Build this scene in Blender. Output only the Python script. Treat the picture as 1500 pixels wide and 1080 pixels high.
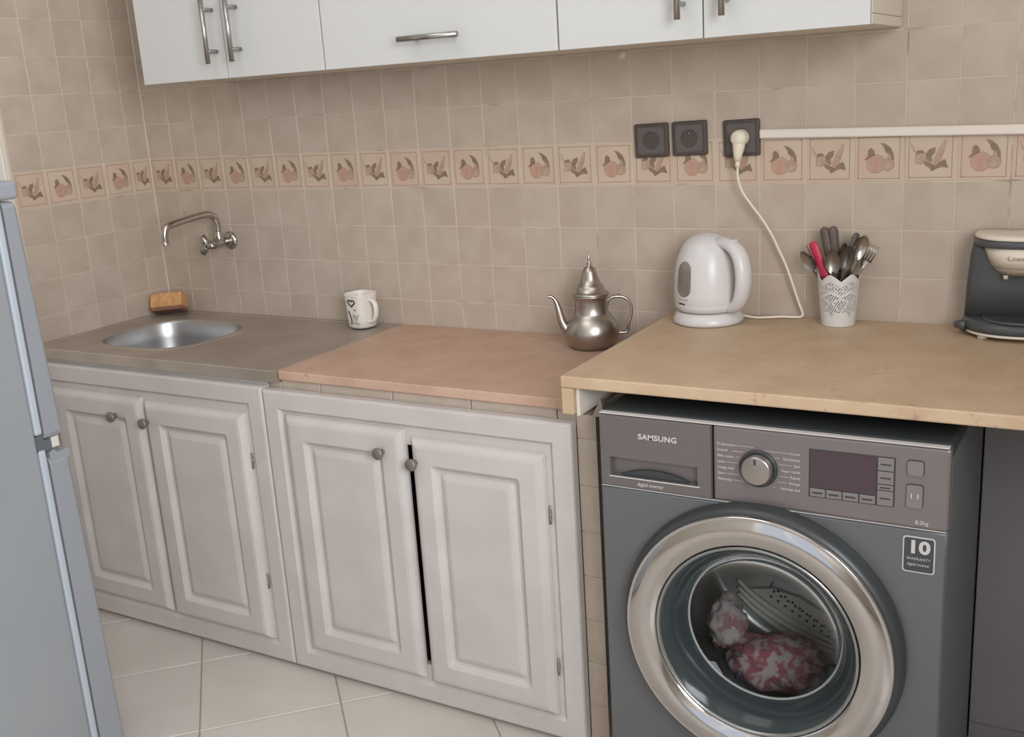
import bpy, bmesh, math, random
from mathutils import Vector, Matrix, noise

random.seed(7)
scene = bpy.context.scene
for _o in list(bpy.data.objects):
    bpy.data.objects.remove(_o, do_unlink=True)
COL = scene.collection

# ------------------------------------------------------------------ camera
F = 1.15                                   # border tile base above the floor
CAM = Vector((2.59737, -2.28804, 0.23006 + F))
YAW, PITCH, ROLL, FPX = 0.535145, -0.258045, -0.0641474, 1537.44
cy_, sy_, cp_, sp_ = math.cos(YAW), math.sin(YAW), math.cos(PITCH), math.sin(PITCH)
fwd = Vector((-sy_ * cp_, cy_ * cp_, sp_)); rt = Vector((cy_, sy_, 0)); upv = rt.cross(fwd)
cr, sr = math.cos(ROLL), math.sin(ROLL)
rx = cr * rt + sr * upv; ux = -sr * rt + cr * upv
cam_d = bpy.data.cameras.new('camera'); cam_d.sensor_width = 36; cam_d.lens = 36 * FPX / 1500
cam_d.clip_start = 0.02
cam = bpy.data.objects.new('camera', cam_d); COL.objects.link(cam)
cam.matrix_world = Matrix(((rx.x, ux.x, -fwd.x, CAM.x), (rx.y, ux.y, -fwd.y, CAM.y), (rx.z, ux.z, -fwd.z, CAM.z), (0, 0, 0, 1)))
scene.camera = cam

# ------------------------------------------------------------------ light
world = bpy.data.worlds.new('sky'); scene.world = world; world.use_nodes = True
world.node_tree.nodes['Background'].inputs[0].default_value = (0.72, 0.82, 1.0, 1)
world.node_tree.nodes['Background'].inputs[1].default_value = 1.0
scene.cycles.use_denoising = True
scene.cycles.max_bounces = 10
scene.cycles.caustics_reflective = False
scene.cycles.caustics_refractive = False
vs = scene.view_settings
vs.view_transform = 'Standard'; vs.look = 'None'; vs.gamma = 1; vs.use_curve_mapping = False
vs.exposure = -0.38

RX0, RX1, RY0, RZ1 = -1.3, 3.6, -3.5, 2.75          # room extents


def area(name, loc, target, sx, sy, power, color, spread=180):
    l = bpy.data.lights.new(name, 'AREA'); l.shape = 'RECTANGLE'; l.size = sx; l.size_y = sy
    l.energy = power; l.color = color
    o = bpy.data.objects.new(name, l); COL.objects.link(o); o.location = loc
    o.rotation_euler = (Vector(target) - Vector(loc)).to_track_quat('-Z', 'Y').to_euler()
    l.spread = math.radians(spread)
    return o


area('daylight_side_window', (RX1 - 0.06, -2.58, 1.75), (0, -1.9, 1.45), 1.5, 1.3, 95, (0.93, 0.975, 1.0), 142)
area('daylight_glazed_door', (2.0, RY0 + 0.06, 1.35), (2.0, 0, 1.35), 1.3, 2.0, 4, (0.97, 0.985, 1.0))
area('ceiling_fill', (1.3, -1.55, RZ1 - 0.03), (1.3, -1.55, 0), 1.2, 1.2, 12, (0.98, 0.985, 1.0))  # unseen overhead fill, added to brighten worktops, floor and left wall


# ------------------------------------------------------------------ helpers
def lin(c):
    c = [x / 255 for x in c]
    return tuple((x / 12.92 if x <= 0.04045 else ((x + 0.055) / 1.055) ** 2.4) for x in c) + (1,)


def mat(name, rgb, rough=0.5, metal=0.0, rgb2=None, scale=8.0, detail=3.0, bump=0.0, bscale=60.0, rnd=0.0,
        trans=0.0, ior=1.45, coat=0.0, spec=0.5, lo=0.35, hi=0.65, stretch=None, rvar=0.0):
    m = bpy.data.materials.new(name); m.use_nodes = True
    nt = m.node_tree; b = nt.nodes['Principled BSDF']
    b.inputs['Base Color'].default_value = lin(rgb); b.inputs['Roughness'].default_value = rough
    b.inputs['Metallic'].default_value = metal; b.inputs['IOR'].default_value = ior
    b.inputs['Transmission Weight'].default_value = trans; b.inputs['Coat Weight'].default_value = coat
    b.inputs['Specular IOR Level'].default_value = spec
    tc = nt.nodes.new('ShaderNodeTexCoord')
    src = tc.outputs['Object']
    if stretch:
        mp = nt.nodes.new('ShaderNodeMapping'); mp.inputs['Scale'].default_value = stretch
        nt.links.new(src, mp.inputs['Vector']); src = mp.outputs['Vector']
    if rnd:
        oi = nt.nodes.new('ShaderNodeObjectInfo')
        va = nt.nodes.new('ShaderNodeVectorMath'); va.operation = 'ADD'
        ml = nt.nodes.new('ShaderNodeMath'); ml.operation = 'MULTIPLY'; ml.inputs[1].default_value = 37.0
        nt.links.new(oi.outputs['Random'], ml.inputs[0]); nt.links.new(src, va.inputs[0]); nt.links.new(ml.outputs[0], va.inputs[1])
        src = va.outputs[0]
    last = None
    if rgb2 is not None:
        n = nt.nodes.new('ShaderNodeTexNoise'); n.inputs['Scale'].default_value = scale; n.inputs['Detail'].default_value = detail
        r = nt.nodes.new('ShaderNodeValToRGB')
        r.color_ramp.elements[0].color = lin(rgb); r.color_ramp.elements[1].color = lin(rgb2)
        r.color_ramp.elements[0].position = lo; r.color_ramp.elements[1].position = hi
        nt.links.new(src, n.inputs['Vector']); nt.links.new(n.outputs['Fac'], r.inputs['Fac'])
        last = r.outputs['Color']
    if rnd:
        hs = nt.nodes.new('ShaderNodeHueSaturation')
        mr = nt.nodes.new('ShaderNodeMapRange'); mr.inputs['To Min'].default_value = 1 - rnd; mr.inputs['To Max'].default_value = 1 + rnd
        nt.links.new(oi.outputs['Random'], mr.inputs['Value']); nt.links.new(mr.outputs['Result'], hs.inputs['Value'])
        if last: nt.links.new(last, hs.inputs['Color'])
        else: hs.inputs['Color'].default_value = lin(rgb)
        last = hs.outputs['Color']
    if last: nt.links.new(last, b.inputs['Base Color'])
    if bump:
        n2 = nt.nodes.new('ShaderNodeTexNoise'); n2.inputs['Scale'].default_value = bscale; n2.inputs['Detail'].default_value = 4
        bp = nt.nodes.new('ShaderNodeBump'); bp.inputs['Strength'].default_value = bump; bp.inputs['Distance'].default_value = 0.002
        nt.links.new(src, n2.inputs['Vector']); nt.links.new(n2.outputs['Fac'], bp.inputs['Height']); nt.links.new(bp.outputs['Normal'], b.inputs['Normal'])
    return m


_bc = {}


def beveled_box(dx, dy, dz, bev, seg):
    k = (round(dx, 5), round(dy, 5), round(dz, 5), round(bev, 5), seg)
    if k not in _bc:
        bm = bmesh.new(); bmesh.ops.create_cube(bm, size=1.0)
        for v in bm.verts: v.co = Vector((v.co.x * dx, v.co.y * dy, v.co.z * dz))
        if bev > 0:
            bmesh.ops.bevel(bm, geom=bm.edges[:], offset=min(bev, dx * .49, dy * .49, dz * .49), segments=seg, affect='EDGES', profile=0.5)
        bm.verts.index_update()
        _bc[k] = ([tuple(v.co) for v in bm.verts], [[v.index for v in f.verts] for f in bm.faces]); bm.free()
    return _bc[k]


class MB:
    def __init__(s): s.v = []; s.f = []; s.m = []; s.s = []

    def add(s, vs_, fs, mi=0, smooth=False, M=None):
        n = len(s.v)
        s.v += [tuple(M @ Vector(p)) for p in vs_] if M is not None else [tuple(p) for p in vs_]
        for f in fs: s.f.append([i + n for i in f]); s.m.append(mi); s.s.append(smooth)
        return s

    def box(s, x0, x1, y0, y1, z0, z1, mi=0, bev=0.0, seg=2, M=None):
        v, f = beveled_box(x1 - x0, y1 - y0, z1 - z0, bev, seg)
        c = ((x0 + x1) / 2, (y0 + y1) / 2, (z0 + z1) / 2)
        return s.add([(p[0] + c[0], p[1] + c[1], p[2] + c[2]) for p in v], f, mi, False, M)

    def loops(s, ls, mi=0, smooth=True, cap0=False, cap1=False, closed=True, M=None):
        n = len(ls[0]); vs_ = [p for l in ls for p in l]; fs = []
        for i in range(len(ls) - 1):
            for j in range(n if closed else n - 1):
                k = (j + 1) % n
                fs.append([i * n + j, i * n + k, (i + 1) * n + k, (i + 1) * n + j])
        if cap0: fs.append(list(range(n))[::-1])
        if cap1: fs.append([(len(ls) - 1) * n + j for j in range(n)])
        return s.add(vs_, fs, mi, smooth, M)

    def lathe(s, prof, c=(0, 0, 0), axis='z', seg=32, mi=0, smooth=True, a0=0.0, a1=None, M=None):
        full = a1 is None
        a1 = 2 * math.pi if full else a1
        ls = []
        for r, h in prof:
            l = []
            for j in range(seg if full else seg + 1):
                a = a0 + (a1 - a0) * j / seg
                x, y = max(r, 1e-5) * math.cos(a), max(r, 1e-5) * math.sin(a)
                if axis == 'z': p = (x, y, h)
                elif axis == 'y': p = (x, h, y)
                else: p = (h, x, y)
                l.append((p[0] + c[0], p[1] + c[1], p[2] + c[2]))
            ls.append(l)
        return s.loops(ls, mi, smooth, closed=full, M=M)

    def tube(s, pts, r, seg=10, mi=0, caps=True, sx=1.0, up=None, M=None):
        P = [Vector(p) for p in pts]; n = len(P)
        rr = [r] * n if not isinstance(r, (list, tuple)) else list(r)
        T = []
        for i in range(n):
            t = (P[min(i + 1, n - 1)] - P[max(i - 1, 0)]).normalized(); T.append(t)
        u = Vector(up) if up else (Vector((0, 0, 1)) if abs(T[0].z) < .9 else Vector((1, 0, 0)))
        ls = []
        for i in range(n):
            u = (u - T[i] * u.dot(T[i])).normalized(); w = T[i].cross(u)
            ls.append([P[i] + (u * math.cos(2 * math.pi * j / seg) + w * (math.sin(2 * math.pi * j / seg) * sx)) * rr[i] for j in range(seg)])
        return s.loops(ls, mi, True, caps, caps, M=M)

    def prism(s, poly, d0, d1, plane='xz', mi=0, smooth=False, M=None):
        def P(a, b, d): return (a, d, b) if plane == 'xz' else ((a, b, d) if plane == 'xy' else (d, a, b))
        n = len(poly)
        vs_ = [P(a, b, d0) for a, b in poly] + [P(a, b, d1) for a, b in poly]
        fs = [list(range(n)), [n + i for i in range(n)][::-1]] + [[i, i + n, (i + 1) % n + n, (i + 1) % n] for i in range(n)]
        return s.add(vs_, fs, mi, smooth, M)


def spline(pts, n=6):
    P = [Vector(p) for p in pts]; out = []
    for i in range(len(P) - 1):
        p0, p1, p2, p3 = P[max(i - 1, 0)], P[i], P[i + 1], P[min(i + 2, len(P) - 1)]
        for k in range(n):
            t = k / n
            out.append(0.5 * ((2 * p1) + (p2 - p0) * t + (2 * p0 - 5 * p1 + 4 * p2 - p3) * t * t + (3 * p1 - p0 - 3 * p2 + p3) * t ** 3))
    out.append(P[-1]); return out


def mesh_of(name, mb, mats, fix=True):
    me = bpy.data.meshes.new(name); me.from_pydata(mb.v, [], mb.f)
    for m in (mats if isinstance(mats, (list, tuple)) else [mats]): me.materials.append(m)
    me.polygons.foreach_set('material_index', mb.m); me.polygons.foreach_set('use_smooth', mb.s)
    if fix:
        bm = bmesh.new(); bm.from_mesh(me); bmesh.ops.recalc_face_normals(bm, faces=bm.faces); bm.to_mesh(me); bm.free()
    me.update(); return me


def world_loc(o):
    v = Vector((0, 0, 0))
    while o: v += o.location; o = o.parent
    return v


def obj(name, mb, mats, parent=None, local=False, loc=None, fix=True):
    """one mesh object; vertices are world coordinates unless local."""
    if parent is not None and not local:
        w = world_loc(parent); mb.v = [(p[0] - w.x, p[1] - w.y, p[2] - w.z) for p in mb.v]
    elif parent is None and not local and loc is not None:
        mb.v = [(p[0] - loc[0], p[1] - loc[1], p[2] - loc[2]) for p in mb.v]
    o = bpy.data.objects.new(name, mesh_of(name, mb, mats, fix)); COL.objects.link(o)
    if parent is not None: o.parent = parent
    elif loc is not None: o.location = loc
    return o


def tag(o, label=None, cat=None, group=None, kind=None):
    if label: o['label'] = label
    if cat: o['category'] = cat
    if group: o['group'] = group
    if kind: o['kind'] = kind
    return o


def thing(name, label, cat, loc, rz=0.0, group=None):
    o = bpy.data.objects.new(name, None); COL.objects.link(o); o.location = loc; o.rotation_euler = (0, 0, rz)
    o.empty_display_size = 0.05
    return tag(o, label, cat, group)


def text(s, size, M, bold=0.0, sx=1.0, ext=0.0003, align='LEFT', spacing=1.0):
    c = bpy.data.curves.new('txt', 'FONT'); c.body = s; c.size = size; c.offset = bold; c.extrude = ext
    c.align_x = align; c.space_character = spacing; c.resolution_u = 3
    t = bpy.data.objects.new('txt', c); COL.objects.link(t)
    dg = bpy.context.evaluated_depsgraph_get(); ev = t.evaluated_get(dg); me = ev.to_mesh()
    mb = MB(); mb.add([(v.co.x * sx, v.co.y, v.co.z) for v in me.vertices], [list(p.vertices) for p in me.polygons], 0, False, M)
    ev.to_mesh_clear(); bpy.data.objects.remove(t); bpy.data.curves.remove(c)
    return mb


def rrect(x0, x1, z0, z1, r, n=5):
    out = []
    for cx, cz, a in ((x1 - r, z0 + r, -90), (x1 - r, z1 - r, 0), (x0 + r, z1 - r, 90), (x0 + r, z0 + r, 180)):
        for k in range(n + 1):
            t = math.radians(a + 90 * k / n); out.append((cx + r * math.cos(t), cz + r * math.sin(t)))
    return out


def front_M(x, y, z):      # text plane facing -y at a point
    return Matrix.Translation((x, y, z)) @ Matrix.Rotation(math.pi / 2, 4, 'X')


# ------------------------------------------------------------------ materials
M_tile = mat('beige_wall_tile', (188, 173, 158), 0.34, rgb2=(180, 163, 148), scale=14, rnd=0.018, bump=0.05, bscale=25)
M_grout = mat('pale_grout', (198, 183, 167), 0.85, rgb2=(150, 130, 113), scale=11, detail=2, lo=0.58, hi=0.74)
M_bord = mat('border_tile', (198, 180, 160), 0.32, rgb2=(197, 170, 152), scale=10, rnd=0.02)
M_bline = mat('border_print_line', (160, 138, 120), 0.4)
M_bleaf = mat('border_print_leaf', (128, 108, 90), 0.4, rgb2=(146, 121, 102), scale=90)
M_bfruit = mat('border_print_fruit', (188, 153, 135), 0.4, rgb2=(181, 142, 125), scale=60)
M_bpale = mat('border_print_pale', (182, 158, 138), 0.4, rgb2=(170, 138, 120), scale=70)
M_plaster = mat('plaster', (214, 203, 190), 0.85, rgb2=(206, 194, 180), scale=5, bump=0.1)
M_wallpaint = mat('painted_wall', (230, 224, 216), 0.7, rgb2=(225, 218, 210), scale=3)
M_ceil = mat('ceiling_paint', (238, 236, 232), 0.85)
M_floor = mat('floor_tile', (204, 196, 188), 0.3, rgb2=(198, 189, 181), scale=6, rnd=0.015)
M_fgrout = mat('floor_grout', (150, 138, 128), 0.9)
M_white = mat('white_laminate', (199, 197, 194), 0.38)
M_side = mat('carcass_laminate', (218, 209, 193), 0.45)
M_dark = mat('dark_gap', (52, 48, 45), 0.8)
M_paint = mat('white_cabinet_paint', (196, 188, 184), 0.42, rgb2=(190, 181, 177), scale=9, bump=0.08, bscale=30)
M_rust = mat('rusty_hinge', (112, 92, 84), 0.7, rgb2=(160, 146, 138), scale=200)
M_knob = mat('pewter_knob', (126, 117, 112), 0.45, metal=0.4)
M_chrome = mat('chrome', (188, 182, 176), 0.2, metal=1.0)
M_chring = mat('satin_chrome_ring', (196, 192, 190), 0.1, metal=1.0)
M_brushed = mat('brushed_steel', (178, 176, 172), 0.3, metal=1.0)
M_sink = mat('worn_sink_steel', (182, 170, 158), 0.42, metal=0.5, rgb2=(168, 156, 144), scale=7, bump=0.03, bscale=120)
M_basin = mat('basin_steel', (176, 175, 176), 0.38, metal=0.9)


def thin_glass(name, tint, refl=0.9, rough=0.0, ior=1.5):
    m = bpy.data.materials.new(name); m.use_nodes = True; nt = m.node_tree; nt.nodes.remove(nt.nodes['Principled BSDF'])
    tr_ = nt.nodes.new('ShaderNodeBsdfTransparent'); tr_.inputs[0].default_value = lin(tint)
    gl_ = nt.nodes.new('ShaderNodeBsdfGlossy'); gl_.inputs['Roughness'].default_value = rough; gl_.inputs[0].default_value = (refl, refl, refl, 1)
    fr_ = nt.nodes.new('ShaderNodeFresnel'); fr_.inputs[0].default_value = ior
    mx_ = nt.nodes.new('ShaderNodeMixShader'); nt.links.new(fr_.outputs[0], mx_.inputs[0]); nt.links.new(tr_.outputs[0], mx_.inputs[1]); nt.links.new(gl_.outputs[0], mx_.inputs[2])
    nt.links.new(mx_.outputs[0], nt.nodes['Material Output'].inputs['Surface']); return m


def stone(name, a, b, c):
    m = mat(name, a, 0.5, rgb2=b, scale=13, detail=8, lo=0.3, hi=0.7, bump=0.12, bscale=140)
    nt = m.node_tree; bs = nt.nodes['Principled BSDF']
    old = bs.inputs['Base Color'].links[0].from_socket
    tc = nt.nodes.new('ShaderNodeTexCoord')
    mp = nt.nodes.new('ShaderNodeMapping'); mp.inputs['Scale'].default_value = (60, 100, 60); mp.inputs['Rotation'].default_value = (0, 0, 0.15)
    n = nt.nodes.new('ShaderNodeTexNoise'); n.inputs['Scale'].default_value = 1.0; n.inputs['Detail'].default_value = 5
    r = nt.nodes.new('ShaderNodeValToRGB'); r.color_ramp.elements[0].position = 0.62; r.color_ramp.elements[1].position = 0.74
    mx = nt.nodes.new('ShaderNodeMix'); mx.data_type = 'RGBA'
    nt.links.new(tc.outputs['Object'], mp.inputs[0]); nt.links.new(mp.outputs[0], n.inputs['Vector']); nt.links.new(n.outputs['Fac'], r.inputs['Fac'])
    ml = nt.nodes.new('ShaderNodeMath'); ml.operation = 'MULTIPLY'; ml.inputs[1].default_value = 0.6
    nt.links.new(r.outputs['Color'], ml.inputs[0]); nt.links.new(ml.outputs[0], mx.inputs['Factor'])
    nt.links.new(old, mx.inputs[6]); mx.inputs[7].default_value = lin(c); nt.links.new(mx.outputs[2], bs.inputs['Base Color'])
    return m


M_stone = stone('sandstone_worktop', (196, 171, 143), (184, 155, 127), (138, 110, 92))
M_stone2 = stone('rosy_sandstone_worktop', (198, 166, 146), (184, 150, 130), (150, 118, 100))

# ------------------------------------------------------------------ room shell
TT = 0.006          # tile thickness


def tile_mesh(w, h, m, name='tile', t=TT, ch=0.0006):
    mb = MB(); x, z = w / 2, h / 2
    L = [[(-x, t, -z), (x, t, -z), (x, t, z), (-x, t, z)], [(-x, ch, -z), (x, ch, -z), (x, ch, z), (-x, ch, z)],
         [(-x + ch, 0, -z + ch), (x - ch, 0, -z + ch), (x - ch, 0, z - ch), (-x + ch, 0, z - ch)]]
    mb.loops(L, 0, False, False, True)
    return mesh_of(name, mb, m)


def arc(cx, cz, r, a0, a1, n=14, sx=1.0):
    return [(cx + r * sx * math.cos(math.radians(a0 + (a1 - a0) * i / n)), cz + r * math.sin(math.radians(a0 + (a1 - a0) * i / n))) for i in range(n + 1)]


def ring2d(mb, pts, w, y, mi):          # thin outline on a closed polygon
    n = len(pts); cx = sum(p[0] for p in pts) / n; cz = sum(p[1] for p in pts) / n
    inn = []
    for p in pts:
        d = Vector((p[0] - cx, p[1] - cz)); l = max(d.length, 1e-6); inn.append((p[0] - d.x / l * w, p[1] - d.y / l * w))
    mb.loops([[(a, y, b) for a, b in pts], [(a, y, b) for a, b in inn]], mi, False)


def poly2d(mb, pts, y, mi): mb.add([(a, y, b) for a, b in pts], [list(range(len(pts)))], mi)


def print_mesh(kind, w, h):
    """flat printed picture of a border tile: fruit (1) or vegetables (0)"""
    mb = MB(); k = w / 0.1; y = -0.0003
    X, Z = w / 2 - 0.007 * k, h / 2 - 0.006; lw = 0.0016
    for a in ((-X, X, Z - lw, Z), (-X, X, -Z, -Z + lw), (-X, -X + lw, -Z, Z), (X - lw, X, -Z, Z)):
        mb.add([(a[0], y, a[2]), (a[1], y, a[2]), (a[1], y, a[3]), (a[0], y, a[3])], [[0, 1, 2, 3]], 0)
    def S(p): return [(a * k, b) for a, b in p]
    if kind:
        big = S(arc(-0.006, -0.012, 0.0195, 0, 352, 22)); poly2d(mb, big, y, 2); ring2d(mb, big, 0.0013, y * 1.6, 0)
        sm = S(arc(0.019, -0.013, 0.0135, 0, 352, 18)); poly2d(mb, sm, y * 1.9, 3); ring2d(mb, sm, 0.0013, y * 2.2, 0)
        poly2d(mb, S([(-0.031, -0.004), (-0.023, 0.004), (-0.022, 0.017), (-0.016, 0.021), (-0.009, 0.015), (-0.008, 0.006), (-0.017, 0.001), (-0.026, -0.004)]), y * 2.4, 1)
        poly2d(mb, S([(0.002, 0.031), (0.012, 0.029), (0.023, 0.021), (0.030, 0.008), (0.031, -0.006), (0.027, -0.004), (0.022, 0.006), (0.013, 0.012), (0.010, 0.021)]), y * 2.4, 1)
        poly2d(mb, S([(0.017, 0.008), (0.020, 0.009), (0.023, -0.008), (0.020, -0.010)]), y * 2.8, 3)
    else:
        pot = S([(-0.030, -0.014), (-0.029, 0.006), (-0.016, 0.010), (-0.008, 0.004), (-0.008, -0.012), (-0.018, -0.016)]); poly2d(mb, pot, y, 3); ring2d(mb, pot, 0.0014, y * 1.5, 0)
        poly2d(mb, S([(-0.030, 0.004), (-0.026, 0.012), (-0.016, 0.013), (-0.011, 0.007), (-0.018, 0.006)]), y * 1.8, 1)
        poly2d(mb, S([(-0.040, 0.026), (-0.037, 0.026), (-0.029, 0.010), (-0.032, 0.008)]), y * 1.8, 3)
        poly2d(mb, S([(-0.009, 0.006), (-0.003, 0.014), (0.010, 0.018), (0.008, 0.006), (0.002, 0.000), (0.004, -0.012), (-0.007, -0.008)]), y * 1.8, 1)
        cuke = S([(0.006, -0.018), (0.005, -0.008), (0.016, 0.016), (0.026, 0.031), (0.031, 0.029), (0.028, 0.014), (0.021, -0.008), (0.014, -0.018)]); poly2d(mb, cuke, y * 2.0, 3); ring2d(mb, cuke, 0.0011, y * 2.2, 2)
        poly2d(mb, S([(-0.012, -0.010), (-0.004, -0.010), (0.010, -0.019), (0.020, -0.010), (0.029, -0.006), (0.035, -0.024), (0.024, -0.021), (0.014, -0.024), (0.004, -0.030), (-0.002, -0.022), (-0.010, -0.018)]), y * 2.5, 1)
    return mesh_of('border_print', mb, [M_bline, M_bleaf, M_bfruit, M_bpale], fix=False)


def put(name, me, parent, loc, rz=0.0):
    o = bpy.data.objects.new(name, me); COL.objects.link(o); o.parent = parent; o.location = loc; o.rotation_euler = (0, 0, rz); return o


XS = [0.0] + [0.1027 + 0.1 * i for i in range(36)]
GAP = 0.0026
# back wall
mb = MB(); mb.box(-0.25, RX1, 0.0007, 0.16, 0, RZ1)
wall_back = tag(obj('wall_back', mb, M_grout, loc=(0, 0, 0)), 'beige tiled kitchen back wall with fruit border', None, kind='structure')
me_t = {}
def wt(w, m, nm, h=0.1):
    k = (round(w, 4), round(h, 4), m.name)
    if k not in me_t: me_t[k] = tile_mesh(w - GAP, h - GAP, m, nm)
    return me_t[k]
pr = {}
def pm(kind, w):
    k = (kind, round(w, 4))
    if k not in pr: pr[k] = print_mesh(kind, w - GAP, 0.1 - GAP)
    return pr[k]
rest = MB()
for i in range(len(XS) - 1):
    x0, x1 = XS[i], min(XS[i + 1], RX1)
    if x1 - x0 < 0.02: continue
    w = x1 - x0; xc = (x0 + x1) / 2
    for j in range(-4, 15):
        z0 = F + 0.1 * j; zc = z0 + 0.05
        if z0 + 0.1 > RZ1: continue
        hidden = (x1 > 0.40 and x1 < 2.12 and j >= 4) or (x0 > 2.58 and j != 0) or j > 5
        jit = (random.uniform(-0.0006, 0.0006), 0, random.uniform(-0.0006, 0.0006))
        if hidden:
            a, b = w / 2 - GAP / 2, 0.05 - GAP / 2
            rest.box(xc - a, xc + a, 0.0, TT, zc - b, zc + b)
        else:
            t = put('border_tile' if j == 0 else 'wall_tile', wt(w, M_bord if j == 0 else M_tile, 'border_tile' if j == 0 else 'wall_tile'), wall_back,
                    (xc + jit[0], random.uniform(-0.0002, 0.0002), zc + jit[2]))
            if j == 0: put('border_print', pm(i % 2, w), t, (0, 0, 0))
tag(obj('upper_wall_tiles', rest, M_tile, wall_back), kind='stuff')
# left stub wall, ends at y=-0.477
LWY = [0.0, -0.0745] + [-0.0745 - 0.1 * (i + 1) for i in range(4)]
mb = MB(); mb.box(-0.25, -0.0007, -0.4770, 0.0004, 0, RZ1)
wall_left = tag(obj('wall_left', mb, M_grout, loc=(0, 0, 0)), 'short tiled side wall beside the sink', None, kind='structure')
rest = MB()
for i in range(5):
    y1, y0 = LWY[i], max(LWY[i + 1], -0.4765); w = y1 - y0; yc = (y0 + y1) / 2
    for j in range(-4, 15):
        zc = F + 0.1 * j + 0.05
        if j > 6:
            rest.box(-TT, 0.0, y0 + GAP / 2, y1 - GAP / 2, zc - 0.049, zc + 0.049)
        else:
            t = put('border_tile' if j == 0 else 'wall_tile', wt(w, M_bord if j == 0 else M_tile, 'border_tile' if j == 0 else 'wall_tile'), wall_left, (random.uniform(-0.0003, 0.0003), yc, zc), math.pi / 2)
            if j == 0: put('border_print', pm(i % 2, w), t, (0, 0, 0))
tag(obj('upper_wall_tiles', rest, M_tile, wall_left), kind='stuff')
mb = MB(); mb.add([(0, 0, .78), (.0032, 0, .78), (0, -.0032, .78), (0, 0, RZ1), (.0032, 0, RZ1), (0, -.0032, RZ1)], [[0, 1, 2], [3, 5, 4], [0, 3, 4, 1], [1, 4, 5, 2], [2, 5, 3, 0]])
obj('corner_joint', mb, mat('corner_grout', (192, 178, 162), 0.8), wall_left)
# tiled end face of the stub and its white corner bead
mb = MB(); mb.box(-0.25, -0.006, -0.492, -0.4771, 0, RZ1)
tag(obj('wall_left_end', mb, M_wallpaint, loc=(0, 0, 0)), 'plain end face of the short tiled wall', None, kind='structure')
mb = MB(); mb.box(-0.0058, 0.0015, -0.4885, -0.4772, 0.79, RZ1, bev=0.002)
tag(obj('trim_1', mb, M_plaster, loc=(0, 0, 0)), 'pale corner bead on the wall edge', None, kind='structure')
# rest of the room
def slab(name, b, m, label):
    mb = MB(); mb.box(*b); return tag(obj(name, mb, m, loc=(0, 0, 0)), label, None, kind='structure')
slab('wall_hall', (RX0 - .15, RX0, RY0, -0.35, 0, RZ1), M_wallpaint, 'plain hallway wall left of the kitchen')
slab('wall_hall_end', (RX0, -0.2501, -0.35, -0.25, 0, RZ1), M_wallpaint, 'plain wall closing the hallway')
WY0, WY1, WZ0, WZ1 = -3.35, -1.81, 1.08, 2.42        # side window opening
wr = MB()
wr.box(RX1, RX1 + .15, RY0, WY0, 0, RZ1); wr.box(RX1, RX1 + .15, WY1, 0.16, 0, RZ1)
wr.box(RX1, RX1 + .15, WY0, WY1, 0, WZ0); wr.box(RX1, RX1 + .15, WY0, WY1, WZ1, RZ1)
tag(obj('wall_right', wr, M_wallpaint, loc=(0, 0, 0)), 'plain right wall with the window', None, kind='structure')
DX0, DX1, DZ1 = 1.34, 2.66, 2.36                    # glazed door opening
wf = MB()
wf.box(RX0, DX0, RY0 - .15, RY0, 0, RZ1); wf.box(DX1, RX1, RY0 - .15, RY0, 0, RZ1); wf.box(DX0, DX1, RY0 - .15, RY0, DZ1, RZ1)
tag(obj('wall_front', wf, M_wallpaint, loc=(0, 0, 0)), 'plain wall behind the viewer with glazed door', None, kind='structure')
slab('ceiling', (RX0 - .15, RX1 + .15, RY0 - .15, 0.16, RZ1, RZ1 + .1), M_ceil, 'plain white ceiling')
M_glass = thin_glass('window_glass', (245, 248, 250))
M_frame = mat('window_frame', (222, 218, 212), 0.4)
mb = MB(); e = 0.05
mb.box(RX1 + .05, RX1 + .1, WY0, WY0 + e, WZ0, WZ1); mb.box(RX1 + .05, RX1 + .1, WY1 - e, WY1, WZ0, WZ1)
mb.box(RX1 + .05, RX1 + .1, WY0 + e, WY1 - e, WZ0, WZ0 + e); mb.box(RX1 + .05, RX1 + .1, WY0 + e, WY1 - e, WZ1 - e, WZ1)
mb.box(RX1 + .05, RX1 + .1, (WY0 + WY1) / 2 - .03, (WY0 + WY1) / 2 + .03, WZ0 + e, WZ1 - e)
w1 = tag(obj('window_1', mb, M_frame, loc=(RX1 + .07, (WY0 + WY1) / 2, WZ0)), 'white framed casement window in the right wall', None, kind='structure')
for k in (0, 1):
    a = (WY0 + e, (WY0 + WY1) / 2 - .03) if k == 0 else ((WY0 + WY1) / 2 + .03, WY1 - e)
    mb = MB(); mb.box(RX1 + .07, RX1 + .076, a[0], a[1], WZ0 + e, WZ1 - e); obj('pane', mb, M_glass, w1)
mb = MB()
mb.box(DX0, DX0 + .08, RY0 - .1, RY0 - .05, 0, DZ1); mb.box(DX1 - .08, DX1, RY0 - .1, RY0 - .05, 0, DZ1)
mb.box(DX0 + .08, DX1 - .08, RY0 - .1, RY0 - .05, DZ1 - .08, DZ1); mb.box(DX0 + .08, DX1 - .08, RY0 - .1, RY0 - .05, 0, .2)
mb.box(1.96, 2.04, RY0 - .1, RY0 - .05, .2, DZ1 - .08)
d1 = tag(obj('door_1', mb, M_frame, loc=(2.0, RY0 - .07, 0)), 'white framed glazed double door', None, kind='structure')
for a in ((DX0 + .08, 1.96), (2.04, DX1 - .08)):
    mb = MB(); mb.box(a[0], a[1], RY0 - .078, RY0 - .072, .2, DZ1 - .08); obj('pane', mb, M_glass, d1)
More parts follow.
